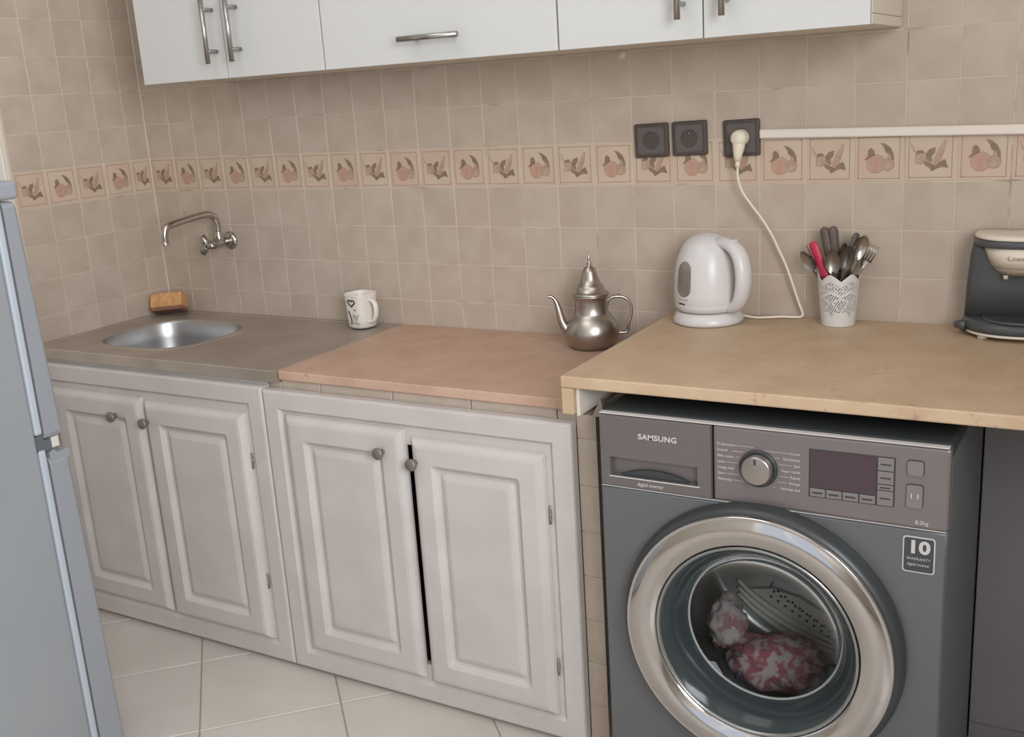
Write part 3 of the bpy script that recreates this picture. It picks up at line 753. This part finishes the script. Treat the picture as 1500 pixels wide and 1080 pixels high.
# cutlery: each lies along local +z from its resting end, flat side facing -y
M_cut = mat('cutlery_steel', (172, 166, 160), 0.24, metal=1.0)
M_wood = mat('dark_brown_handle', (92, 80, 74), 0.5)
M_red = mat('red_plastic', (186, 52, 78), 0.4)
M_cut2 = mat('aged_steel', (138, 130, 122), 0.34, metal=0.9)
def cut_blade(mb, prof, thick=.0012, bow=0.0):
    """flat outline from (halfwidth, z) pairs, lightly domed"""
    for s in (-1, 1):
        ls = []
        for w, z in prof: ls.append([(x * w, s * thick + bow * (1 - x * x) * w * 18 * .1, z) for x in (-1, -.6, 0, .6, 1)])
        mb.loops(ls, 0, True, closed=False)
    ed = [(-w, thick, z) for w, z in prof] + [(w, thick, z) for w, z in prof[::-1]]; ed2 = [(p[0], -thick, p[2]) for p in ed]
    mb.loops([ed, ed2], 0, False)
def bowl(mb, z0, ln, w, depth, flip=1):
    nu, nv = 10, 12
    for off in (0, .0009):
        ls = []
        for i in range(nv + 1):
            t = i / nv; z = z0 + ln * t; hw_ = w * math.sin(math.pi * min(max(t * .93 + .05, 0), 1)) ** .62; dd = depth * math.sin(math.pi * t) ** .8
            ls.append([(hw_ * (2 * j / nu - 1), flip * dd * (1 - (2 * j / nu - 1) ** 2) + off, z) for j in range(nu + 1)])
        mb.loops(ls, 0, True, closed=False)
def cutlery(kind, label, name, cat, target, foot, spin, steel=None):
    """target: world point of the upper tip; foot: offset of resting end from the pot centre"""
    f_ = Vector((PX + foot[0], PY + foot[1], ZU + .008)); t_ = Vector(target); d = (t_ - f_); ln = d.length; d.normalize()
    o = thing(name, label, cat, f_, group='cutlery standing in the white lace pot')
    qz = Vector((0, 0, 1)).rotation_difference(d); o.rotation_mode = 'QUATERNION'
    from mathutils import Quaternion
    o.rotation_quaternion = qz @ Quaternion((0, 0, 1), spin)
    st = steel or M_cut
    if kind == 'spoon':
        mb = MB(); cut_blade(mb, [(.004, 0), (.006, .02), (.0035, ln * .45), (.0032, ln - .048)]); obj('handle', mb, st, o, local=True)
        mb = MB(); bowl(mb, ln - .052, .052, .0165, .007, 1); obj('bowl', mb, st, o, local=True)
    elif kind == 'fork':
        mb = MB(); cut_blade(mb, [(.004, 0), (.006, .02), (.0035, ln * .45), (.0035, ln - .055)]); obj('handle', mb, st, o, local=True)
        mb = MB(); cut_blade(mb, [(.0035, ln - .057), (.009, ln - .045), (.011, ln - .036)], bow=.3); obj('neck', mb, st, o, local=True)
        for k in range(4):
            x = -.0092 + .0061 * k
            mb = MB(); mb.tube([(x, .0, ln - .038), (x, -.001, ln - .018), (x * .97, .001, ln)], [.0017, .0016, .0007], 6); obj('tine', mb, st, o, local=True)
    elif kind == 'knife':
        mb = MB(); cut_blade(mb, [(.002, 0), (.0085, .03), (.009, .08), (.008, max(ln - .085, .09))], .0008); obj('blade', mb, st, o, local=True)
        hm = M_wood if 'red' not in label else M_red
        mb = MB(); mb.tube([(0, 0, ln - .095), (0, 0, ln - .08), (0, 0, ln - .04), (0, 0, ln - .012), (0, 0, ln - .003), (0, 0, ln)], [.0075, .0085, .0095, .0102, .008, .002], 14, sx=.55, up=(1, 0, 0)); h_ = obj('handle', mb, hm, o, local=True)
        if 'red' not in label:
            for zz_ in (ln - .03, ln - .06):
                mb = MB(); mb.lathe([(0, -.0064), (.0017, -.0062), (.0018, -.004)], (0, 0, zz_), 'y', 8); obj('rivet', mb, M_cut, h_, local=True)
    return o
cutlery('spoon', 'shiny spoon tilted furthest left in the lace pot', 'spoon', 'spoon', (2.012, -.068, 1.012), (.018, .004), -.5)
cutlery('fork', 'fork leaning left just behind the red knife handle', 'fork', 'fork', (2.024, -.040, 1.026), (.012, .010), .5, M_cut2)
cutlery('knife', 'knife with a red plastic handle in the lace pot', 'knife', 'knife', (2.033, -.062, 1.034), (.014, -.010), -.2)
cutlery('knife', 'dark handled knife, tallest on the left of the pot', 'knife', 'knife', (2.054, -.048, 1.063), (.008, .002), .1)
cutlery('knife', 'dark handled knife standing upright behind the front spoon', 'knife', 'knife', (2.073, -.050, 1.065), (.006, .014), .4)
cutlery('spoon', 'large dull spoon at the front centre of the pot', 'spoon', 'spoon', (2.079, -.082, 1.020), (.0, -.008), .15, M_cut2)
cutlery('spoon', 'spoon leaning slightly right of the front centre spoon', 'spoon', 'spoon', (2.100, -.056, 1.030), (-.006, .008), -.7, M_cut2)
cutlery('spoon', 'dark tarnished spoon right of centre in the lace pot', 'spoon', 'spoon', (2.112, -.068, 1.026), (-.008, -.012), .3, mat('tarnished_steel', (92, 84, 78), 0.4, metal=0.6))
cutlery('knife', 'slim dark handled knife on the right of the pot', 'knife', 'knife', (2.123, -.052, 1.052), (-.010, .004), 1.0)
cutlery('spoon', 'bright spoon leaning right in the lace pot', 'spoon', 'spoon', (2.141, -.054, 1.046), (-.014, .0), .5)
cutlery('fork', 'fork tilted furthest right in the lace pot', 'fork', 'fork', (2.160, -.048, 1.026), (-.016, .008), .3)

# ------------------------------------------------------------------ coffee maker
M_cblk = mat('dark_grey_plastic', (76, 78, 79), 0.33, rgb2=(72, 74, 76), scale=10)
M_cwht = mat('cream_plastic', (222, 212, 196), 0.4)
M_cgry = mat('warm_grey_plastic', (150, 136, 122), 0.45)
cm = thing('coffee_maker', 'dark grey drip coffee maker with cream lid and filter basket', 'coffee maker', (2.440, -0.012, ZU), 0.0)
def dshape(a, b, y0, n=26, p=2.3):
    out = []
    for k in range(n + 1):
        t = math.pi + math.pi * k / n; c_, s_ = math.cos(t), math.sin(t)
        out.append((a * math.copysign(abs(c_) ** (2 / p), c_), y0 + b * math.copysign(abs(s_) ** (2 / p), s_)))
    return out + [(a * .98, 0.0), (-a * .98, 0.0)]
def dl(a, b, y0, z, p=2.3): return [(x, y, z) for x, y in dshape(a, b, y0, p=p)]
mb = MB(); mb.loops([dl(.098, .096, -.03, .012), dl(.106, .104, -.03, .016), dl(.108, .106, -.03, .024), dl(.104, .102, -.03, .033), dl(.092, .09, -.03, .037)], 0, True, True, True); obj('base', mb, M_cblk, cm, local=True)
mb = MB(); mb.loops([dl(.099, .097, -.03, .0085), dl(.104, .102, -.03, .009), dl(.105, .103, -.03, .0135), dl(.099, .097, -.03, .014)], 0, True, True, True); obj('base_trim', mb, M_cwht, cm, local=True)
for fx, fy in ((-.062, -.098), (.062, -.098), (-.085, -.02), (.085, -.02)):
    mb = MB(); mb.lathe([(0, .0003), (.009, .0003), (.010, .004), (.009, .010), (0, .010)], (fx, fy, 0), seg=16); obj('foot', mb, M_cwht, cm, local=True)
mb = MB(); mb.lathe([(0, .0395), (.060, .0395), (.066, .041), (.068, .0405), (.068, .037)], (0, -.066, 0), seg=40); obj('warming_plate', mb, M_cblk, cm, local=True)
mb = MB(); mb.loops([dl(.103, .040, -.03, .036, 6), dl(.101, .040, -.03, .10, 6), dl(.096, .042, -.03, .16, 6), dl(.092, .044, -.03, .182, 6)], 0, True, True, True); obj('column', mb, M_cblk, cm, local=True)
mb = MB(); mb.loops([dl(.091, .087, -.028, .178), dl(.0935, .090, -.028, .180), dl(.0935, .090, -.028, .190), dl(.091, .088, -.028, .1915)], 0, True, True, True); obj('collar', mb, mat('slate_collar', (84, 82, 86), 0.35), cm, local=True)
mb = MB(); mb.loops([dl(.087, .085, -.028, .192), dl(.091, .0885, -.028, .193), dl(.091, .0885, -.028, .1975), dl(.088, .0855, -.028, .2005), dl(.06, .06, -.028, .2015)], 0, True, True, True); obj('lid', mb, M_cwht, cm, local=True)
mb = MB(); mb.loops([dl(.060, .062, -.045, .140), dl(.068, .070, -.042, .160), dl(.076, .076, -.038, .1775)], 0, True, True, True); bk = obj('filter_basket', mb, M_cwht, cm, local=True)
mb = MB(); mb.loops([dl(.045, .048, -.047, .124), dl(.059, .061, -.045, .1395)], 0, True, True, True); obj('basket_tip', mb, M_cgry, cm, local=True)
for fx in (-.028, .028):
    mb = MB(); mb.lathe([(0, .116), (.004, .1165), (.005, .124)], (fx, -.085, 0), seg=12); obj('drip_nozzle', mb, M_cwht, cm, local=True)
mb = MB(); mb.tube([(-.095, -.085, .020), (-.104, -.080, .022), (-.112, -.070, .020), (-.115, -.060, .014)], [.012, .010, .008, .005], 10); obj('power_switch', mb, M_cblk, cm, local=True)
tm = text('Chefmax', .0125, Matrix.Identity(4), sx=1.1, align='CENTER')
tm.v = [(p[0], -(.038 + .0735 * max(0, 1 - (abs(p[0]) / .073) ** 2.3) ** (1 / 2.3)) - .0006 - p[2] * .1, p[1] + .156) for p in tm.v]
obj('lettering', tm, mat('coffee_print', (120, 98, 84), 0.5), bk, local=True, fix=False)

# ------------------------------------------------------------------ washing machine
M_wm = mat('graphite_panel', (107, 108, 110), 0.38, metal=0.35)
M_wmc = mat('graphite_fascia', (128, 119, 119), 0.32, metal=0.45)
M_wms = mat('dark_casing', (106, 108, 110), 0.5, rgb2=(90, 92, 95), scale=10, stretch=(30, 30, 1.2))
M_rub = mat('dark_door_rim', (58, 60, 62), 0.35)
M_wline = mat('light_print', (196, 190, 188), 0.5)
M_scr = mat('dark_display', (72, 56, 62), 0.12)
M_lbl = mat('label_dark', (64, 68, 72), 0.4)
M_dglass = thin_glass('door_glass', (226, 232, 230), 0.8, 0.0, 1.3)
M_drum = mat('drum_steel', (150, 148, 146), 0.3, metal=0.9)
wm = thing('washing_machine', 'graphite front loading washing machine with chrome porthole under the raised worktop', 'washing machine', (2.09, -.4, 0))
WX0, WX1, WYF, WYB, WZT = 1.787, 2.395, -0.622, -0.172, 0.800
mb = MB()
mb.box(WX0, WX0 + .012, WYF + .022, WYB, .015, WZT - .026); mb.box(WX1 - .012, WX1, WYF + .022, WYB, .015, WZT - .026, bev=.003)
mb.box(WX0 + .012, WX1 - .012, WYF + .022, WYB, .015, .03); mb.box(WX0 + .012, WX1 - .012, WYB - .012, WYB, .03, WZT - .026)
obj('casing', mb, M_wms, wm)
mb = MB(); mb.box(WX0, WX1, WYF + .018, WYB + .004, WZT - .025, WZT + .001, bev=.006, seg=3); obj('top_cover', mb, mat('charcoal_top', (56, 59, 60), 0.55, spec=0.25), wm)
for fx in (WX0 + .06, WX1 - .06):
    for fy in (WYF + .07, WYB - .06):
        mb = MB(); mb.lathe([(0, 0), (.022, 0), (.022, .008), (.010, .010), (.010, .0148)], (fx, fy, 0), seg=16); obj('foot', mb, M_rub, wm)
DCX, DCZ = 2.0885, 0.412
# lower front with a round opening
mb = MB(); z0, z1 = .02, .657
rc_ = []
for k in range(16): rc_.append((WX0 + (WX1 - WX0) * k / 16, z0))
for k in range(16): rc_.append((WX1, z0 + (z1 - z0) * k / 16))
for k in range(16): rc_.append((WX1 - (WX1 - WX0) * k / 16, z1))
for k in range(16): rc_.append((WX0, z1 - (z1 - z0) * k / 16))
def circ(p, r):
    d = Vector((p[0] - DCX, p[1] - DCZ)).normalized(); return (DCX + d.x * r, DCZ + d.y * r)
def ins_(p, d): return (min(max(p[0], WX0 + d), WX1 - d), min(max(p[1], z0 + d), z1 - d))
mb.loops([[(p[0], WYF + .02, p[1]) for p in rc_], [(p[0], WYF + .004, p[1]) for p in rc_], [(ins_(p, .004)[0], WYF, ins_(p, .004)[1]) for p in rc_]], 0, True)
mb.loops([[(ins_(p, .004)[0], WYF, ins_(p, .004)[1]) for p in rc_], [(circ(p, .205)[0], WYF, circ(p, .205)[1]) for p in rc_]], 0, False)
mb.loops([[(circ(p, .205)[0], WYF, circ(p, .205)[1]) for p in rc_], [(circ(p, .20)[0], WYF + .05, circ(p, .20)[1]) for p in rc_]], 0, True)
obj('front_panel', mb, M_wm, wm)
# fascia and drawer
mb = MB(); mb.box(2.0075, WX1, WYF - .001, WYF + .02, .6585, .7985, bev=.005, seg=3); fas = obj('control_fascia', mb, M_wmc, wm)
mb = MB()     # drawer front with a recessed grip
dx0, dx1, dz0, dz1 = WX0 + .001, 2.0045, .6585, .7985; gx0, gx1, gz0, gz1 = 1.808, 1.978, .6795, .716
def q4(a, b, c_, d, y): return [(a, y, c_), (b, y, c_), (b, y, d), (a, y, d)]
mb.loops([q4(dx0, dx1, dz0, dz1, WYF + .02), q4(dx0, dx1, dz0, dz1, WYF + .003), q4(dx0 + .004, dx1 - .002, dz0 + .002, dz1 - .004, WYF - .001), q4(gx0, gx1, gz0, gz1, WYF - .001), q4(gx0 + .003, gx1 - .003, gz0 + .001, gz1 - .004, WYF + .014)], 0, False, False, True)
drw = obj('detergent_drawer', mb, mat('drawer_graphite', (117, 111, 110), 0.32, metal=0.45), wm)
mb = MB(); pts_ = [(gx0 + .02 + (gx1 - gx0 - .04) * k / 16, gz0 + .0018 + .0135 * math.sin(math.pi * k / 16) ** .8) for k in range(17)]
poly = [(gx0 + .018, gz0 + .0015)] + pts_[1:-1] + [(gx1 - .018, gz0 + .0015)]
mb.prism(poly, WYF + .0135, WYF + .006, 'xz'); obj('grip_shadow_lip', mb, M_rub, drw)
mb = MB(); mb.box(gx0 - .002, gx1 + .004, WYF - .0022, WYF + .001, gz0 - .0025, gz0 - .0002, bev=.0008, seg=1); obj('grip_edge', mb, M_wline, drw)
mb = MB(); mb.box(WX0 + .003, WX1 - .003, WYF - .0024, WYF + .012, .7988, .8008, bev=.0008, seg=1); obj('top_trim', mb, M_wline, wm)
mb = MB(); mb.box(WX0 + .003, WX1 - .003, WYF - .0006, WYF + .003, .6572, .6584); obj('seam_trim', mb, M_wline, wm)
obj('brand_lettering', text('SAMSUNG', .0145, front_M(1.866, WYF - .0014, .7565), bold=.0003, sx=1.08, spacing=1.06), M_wline, drw, fix=False)
obj('motor_lettering', text('digital inverter', .0095, front_M(1.862, WYF - .0014, .6655), sx=.92), M_wline, drw, fix=False)
obj('load_lettering', text('8.0kg', .0095, front_M(2.345, WYF - .0014, .6665)), M_wline, fas, fix=False)
# programme dial
mb = MB(); KX, KZ = 2.0885, .7285
mb.lathe([(.0335, WYF - .001), (.0335, WYF - .004), (.031, WYF - .006), (.028, WYF - .005)], (KX, 0, KZ), 'y', 40); obj('dial_ring', mb, M_rub, fas)
mb = MB(); mb.lathe([(.0275, WYF - .003), (.0265, WYF - .017), (.0245, WYF - .0195), (.023, WYF - .020), (0, WYF - .020)], (KX, 0, KZ), 'y', 40); dl_ = obj('programme_dial', mb, mat('dial_metal', (165, 158, 154), 0.28, metal=0.9), fas)
mb = MB(); mb.box(KX - .003, KX + .001, WYF - .0205, WYF - .0196, KZ + .012, KZ + .022); obj('dial_mark', mb, M_rub, dl_)
# programme names: thin printed lines and words
left = ['Programme', 'Intensif', 'Bebe coton', 'Laine', 'Lavage main', 'Sport', 'Nettoyage']; right = ['Coton', 'Synthetique', 'Jean', 'Super rapide', 'Rapide', 'Rincage', 'Essorage seul']
for k, (a, b) in enumerate(zip(left, right)):
    z = .7655 - .0107 * k
    t = text(a, .0068, front_M(2.0155, WYF - .0013, z - .002), ext=.0001, sx=.9); obj('programme_lettering', t, M_wline, fas, fix=False)
    t = text(b, .0068, front_M(2.160, WYF - .0013, z - .006), ext=.0001, sx=.9, align='RIGHT'); obj('programme_lettering', t, M_wline, fas, fix=False)
    h = math.sqrt(max(0, .036 ** 2 - min(abs(z - KZ), .0355) ** 2))
    for x0_, x1_, zo in ((2.0155 + .0032 * len(a), KX - h - .002, 0), (KX + h + .002, 2.160 - .0032 * len(b), -.004)):
        if x1_ > x0_ + .002: mb = MB(); mb.box(x0_, x1_, WYF - .0014, WYF - .0011, z + zo - .0003, z + zo + .0003); obj('programme_line', mb, M_wline, fas)
# display and buttons
mb = MB(); mb.box(2.1745, 2.3125, WYF - .0022, WYF - .0008, .690, .7755, bev=.0008, seg=1); fr = obj('display_frame', mb, M_rub, fas)
mb = MB(); mb.box(2.1775, 2.2835, WYF - .003, WYF - .0023, .7075, .7735); obj('display', mb, M_scr, fr)
M_btn = mat('button_graphite', (132, 124, 123), 0.35, metal=0.3)
for k in range(4):
    a = 2.1770 + k * .0268; mb = MB(); mb.box(a, a + .0252, WYF - .0038, WYF - .0023, .6915, .7055, bev=.0008, seg=1); b_ = obj('button', mb, M_btn, fr)
    mb = MB(); mb.box(a + .004, a + .021, WYF - .0042, WYF - .0039, .697, .7); obj('button_print', mb, M_rub, b_)
for z0_, z1_ in ((.7515, .7735), (.7285, .7500), (.7180, .7270), (.6915, .7165)):
    mb = MB(); mb.box(2.2852, 2.3105, WYF - .0038, WYF - .0023, z0_, z1_, bev=.0008, seg=1); b_ = obj('button', mb, M_btn, fr)
    mb = MB(); mb.box(2.290, 2.306, WYF - .0042, WYF - .0039, (z0_ + z1_) / 2 - .0012, (z0_ + z1_) / 2 + .0012); obj('button_print', mb, M_rub, b_)
for z0_, z1_ in ((.7495, .774), (.6945, .7335)):
    mb = MB(); mb.prism(rrect(2.3297, 2.3563, z0_ - .0011, z1_ + .0011, .005), WYF - .0022, WYF - .0006); r_ = obj('button_surround', mb, M_rub, fas)
    mb = MB(); mb.prism(rrect(2.3308, 2.3552, z0_, z1_, .0044), WYF - .0046, WYF - .0023); b_ = obj('button', mb, M_btn, r_)
mb = MB()
for a in (2.3375, 2.3475): mb.box(a, a + .0016, WYF - .0051, WYF - .0047, .711, .719)
obj('start_marking', mb, M_wline, b_)
# label
mb = MB(); mb.prism(rrect(2.3275, 2.3775, .5815, .6445, .0055), WYF - .0012, WYF - .0003); lb = obj('warranty_label', mb, M_wline, wm)
mb = MB(); mb.prism(rrect(2.3297, 2.3753, .5837, .6423, .0042), WYF - .0017, WYF - .0012); obj('label_field', mb, M_lbl, lb)
obj('label_number', text('10', .0305, front_M(2.3525, WYF - .0021, .6165), bold=.0011, align='CENTER', sx=1.15), M_wline, lb, fix=False)
t = text('WARRANTY', .0062, front_M(2.3525, WYF - .0021, .604), align='CENTER', ext=.0001, spacing=1.1); t2 = text('digital inverter', .0066, front_M(2.3525, WYF - .0021, .594), align='CENTER', ext=.0001, sx=.9); t.add(t2.v, t2.f)
obj('label_lettering', t, M_wline, lb, fix=False)
# door
mb = MB(); mb.lathe([(.252, WYF - .0006), (.2535, WYF - .012), (.250, WYF - .026), (.243, WYF - .034), (.235, WYF - .035), (.19, WYF - .02), (.19, WYF - .0006)], (DCX, 0, DCZ), 'y', 96); door = obj('door', mb, M_rub, wm)
mb = MB(); mb.lathe([(.2405, WYF - .0335), (.2400, WYF - .0390), (.2385, WYF - .0415), (.2375, WYF - .0418)] + [(.2365 - .0530 * k / 14, WYF - .0410 + .004 * k / 14 - .0085 * math.sin(math.pi * k / 14)) for k in range(15)] + [(.1825, WYF - .0345), (.1815, WYF - .028)], (DCX, 0, DCZ), 'y', 96); obj('chrome_ring', mb, M_chring, door)
mb = MB(); mb.lathe([(.1822, WYF - .0375), (.1800, WYF - .0395), (.1775, WYF - .0385), (.176, WYF - .034)], (DCX, 0, DCZ), 'y', 80); obj('inner_rim', mb, mat('inner_rim_grey', (150, 150, 148), 0.25, metal=0.7), door)
mb = MB(); mb.lathe([(.1765, WYF - .0345), (.170, WYF - .030), (.158, WYF - .012), (.148, WYF + .012), (.1435, WYF + .026)], (DCX, 0, DCZ), 'y', 72); obj('glass_cone', mb, mat('smoked_cone', (54, 60, 62), 0.14, spec=0.35), door)
mb = MB(); mb.lathe([(.1438, WYF + .024), (.1415, WYF + .0225), (.1395, WYF + .024), (.1405, WYF + .028)], (DCX, 0, DCZ), 'y', 72); obj('bowl_rim', mb, mat('bowl_rim_grey', (150, 154, 152), 0.3), door)
mb = MB(); mb.lathe([(.1405, WYF + .026), (.128, WYF + .036), (.095, WYF + .046), (.05, WYF + .051), (0, WYF + .052)], (DCX, 0, DCZ), 'y', 64); obj('glass_bowl', mb, M_dglass, door)
mb = MB(); mb.lathe([(.199, WYF + .045), (.190, WYF + .060), (.176, WYF + .065), (.178, WYF + .085), (.192, WYF + .092)], (DCX, 0, DCZ), 'y', 64); obj('door_gasket', mb, mat('grey_rubber', (92, 94, 94), 0.6), wm)
mb = MB(); mb.lathe([(.192, WYF + .092), (.245, WYF + .10), (.248, WYF + .12), (.248, WYF + .37), (.23, WYF + .39), (0, WYF + .395)], (DCX, 0, DCZ), 'y', 64); dr = obj('drum', mb, M_drum, wm)
M_rib = mat('drum_rib_grey', (242, 232, 224), 0.4)
yb_ = WYF + .382
for k, dz_ in enumerate((0.0, -.017, -.032)):
    mb = MB(); mb.tube(spline([(1.925, yb_, .312 + dz_), (1.965, yb_, .278 + dz_), (2.028, yb_, .243 + dz_), (2.085, yb_, .220 + dz_ * .9), (2.135, yb_ - .002, .207 + dz_ * .8)], 5), [.0035 + .0045 * math.sin(math.pi * i / 20) for i in range(21)], 8); obj('drum_rib', mb, M_rib, dr)
pts_ = [(1.955, .297), (2.028, .254), (2.09, .228), (2.136, .216), (2.138, .245), (2.112, .272), (2.06, .297), (2.0, .307)]
mb = MB(); mb.prism(pts_, yb_ - .004, yb_ + .006, 'xz'); pd = obj('perforated_plate', mb, M_rib, dr)
mb = MB()
for i in range(9):
    for j in range(3):
        x = 2.0 + .0155 * i; z = .289 - .0085 * i + .0 + j * .013 - .002 * i * (j == 2)
        if x < 2.13: mb.lathe([(0, yb_ - .0044), (.0034, yb_ - .0044)], (x + .006 * (j % 2), 0, z), 'y', 8)
tag(obj('plate_holes', mb, M_dark, pd, fix=False), kind='stuff')
def garment(name, label, c, r, sc, m, seed):
    bm = bmesh.new(); bmesh.ops.create_icosphere(bm, subdivisions=4, radius=1.0)
    for v in bm.verts:
        p = v.co.normalized(); n_ = noise.fractal(p * 1.5 + Vector((seed, 0, 0)), 1.0, 2.0, 2); rdg = abs(noise.noise(Vector((p.x * 3.6 + p.z, p.y * 3.2, p.z * 1.3 + seed))))
        v.co = Vector((p.x * sc[0], p.y * sc[1], p.z * sc[2])) * r * (1 + .2 * n_ - .42 * rdg)
    me = bpy.data.meshes.new(name); bm.to_mesh(me); bm.free(); me.materials.append(m)
    me.polygons.foreach_set('use_smooth', [True] * len(me.polygons))
    o = bpy.data.objects.new(name, me); COL.objects.link(o); o.location = c
    return tag(o, label, 'laundry', 'laundry in the washing machine drum')
M_redc = mat('red_white_cloth', (160, 88, 98), 0.95, rgb2=(182, 160, 160), scale=52, lo=0.45, hi=0.56, detail=2)
M_whc = mat('pale_pink_cloth', (182, 166, 166), 0.95, rgb2=(160, 116, 122), scale=34, lo=0.5, hi=0.56)
garment('garment', 'crumpled red and white patterned garment in the washer drum', (DCX - .035, WYF + .225, DCZ - .185), .090, (1.25, .85, .62), M_redc, 3.1)
garment('garment', 'crumpled pale pink garment on the left in the washer drum', (DCX - .140, WYF + .240, DCZ - .125), .058, (.75, .9, 1.05), M_whc, 8.7)

mb = MB(); mb.box(2.3975, 2.975, -.168, -.150, 0.045, .828, bev=.002); mb.box(2.3975, 2.975, -.160, -.150, 0.0, .043)
tag(obj('grey_back_panel', mb, mat('slate_grey_board', (122, 118, 118), 0.55, rgb2=(116, 113, 113), scale=6), loc=(2.69, -.16, 0)), 'plain dark grey panel under the worktop right of the washing machine', 'panel')

# ------------------------------------------------------------------ fridge
M_frs = mat('fridge_side_silver', (150, 153, 157), 0.42, metal=0.25, rgb2=(146, 149, 154), scale=4)
M_frd = mat('fridge_door_silver', (148, 151, 157), 0.42, metal=0.25)
M_frt = mat('fridge_edge_trim', (166, 172, 180), 0.4)
M_frc = mat('fridge_cap_grey', (140, 142, 148), 0.5)
M_liner = mat('door_liner_white', (196, 192, 184), 0.5)
FX1, FX0 = 0.80, 0.23
fg = thing('refrigerator', 'silver two door refrigerator seen from its side at the left', 'refrigerator', (0.515, -1.36, 0))
mb = MB(); mb.box(FX0, FX1, -1.66, -1.084, .045, 1.262, bev=.006, seg=2); obj('cabinet', mb, M_frs, fg)
mb = MB(); mb.box(FX0 + .004, FX1 + .001, -1.0835, -1.068, .05, .7575, bev=.004, seg=2); mb.box(FX0 + .004, FX1 + .001, -1.0835, -1.068, .789, 1.243, bev=.004, seg=2); obj('edge_trim', mb, M_frt, fg)
mb = MB(); mb.box(FX0 + .01, FX1 - .003, -1.0835, -1.0505, .7535, .7755); mb.box(FX0 + .01, FX1 - .003, -1.0835, -1.066, .7756, .788); obj('handle_recess', mb, mat('recess_dark', (84, 90, 94), 0.6), fg)  # dark block filling the handle recess at the door split
def fdoor(z0, z1, yb, yf, slant):
    mb = MB(); n = 10; sec = [(FX0, yb), (FX0 + .002, yf - .006)]
    R0 = .009
    sec = [(FX1, yb)] + [(FX1 - R0 + R0 * math.cos(math.pi / 2 * k / n), yf - R0 + R0 * math.sin(math.pi / 2 * k / n)) for k in range(n + 1)]
    sec += [(FX0 + R0 - R0 * math.sin(math.pi / 2 * k / n), yf - R0 + R0 * math.cos(math.pi / 2 * k / n)) for k in range(n + 1)] + [(FX0, yb)]
    def L_(z, d): return [(min(max(x, FX0 + d), FX1 - d), y + (slant * (z1 - z) / (z1 - z0) - d if y > yb + .01 else 0), z) for x, y in sec]
    mb.loops([L_(z0, .008), L_(z0 + .004, .003), L_(z0 + .012, 0), L_(z1 - .012, 0), L_(z1 - .004, .003), L_(z1, .008)], 0, False, True, True)
    return mb
d_ = obj('freezer_door', fdoor(.776, 1.240, -1.0645, -1.034, .013), M_frd, fg)
mb = MB(); mb.box(FX0 + .02, FX1 - .006, -1.0500, -1.032, .7545, .7755); obj('door_liner', mb, M_liner, d_)
d_ = obj('fridge_door', fdoor(.055, .737, -1.0645, -1.018, .015), M_frd, fg)
mb = MB()
lipsec = [(-1.060, .735), (-1.0605, .7485), (-1.052, .7515), (-1.047, .7500), (-1.043, .7445), (-1.032, .7440), (-1.0195, .7465), (-1.0165, .7440), (-1.0155, .7300), (-1.020, .7265), (-1.060, .7260)]
mb.prism(lipsec, FX0 + .003, FX1 - .001, 'yz'); obj('grip_lip', mb, M_frd, d_)
mb = MB(); mb.box(FX0 - .001, FX1 + .002, -1.66, -1.026, 1.2425, 1.277, bev=.008, seg=3); obj('top_cap', mb, M_frc, fg)
for fx in (FX0 + .05, FX1 - .05):
    for fy in (-1.6, -1.13):
        mb = MB(); mb.lathe([(0, 0), (.018, 0), (.018, .01), (.01, .012), (.01, .0448)], (fx, fy, 0), seg=14); obj('foot', mb, M_rub, fg)
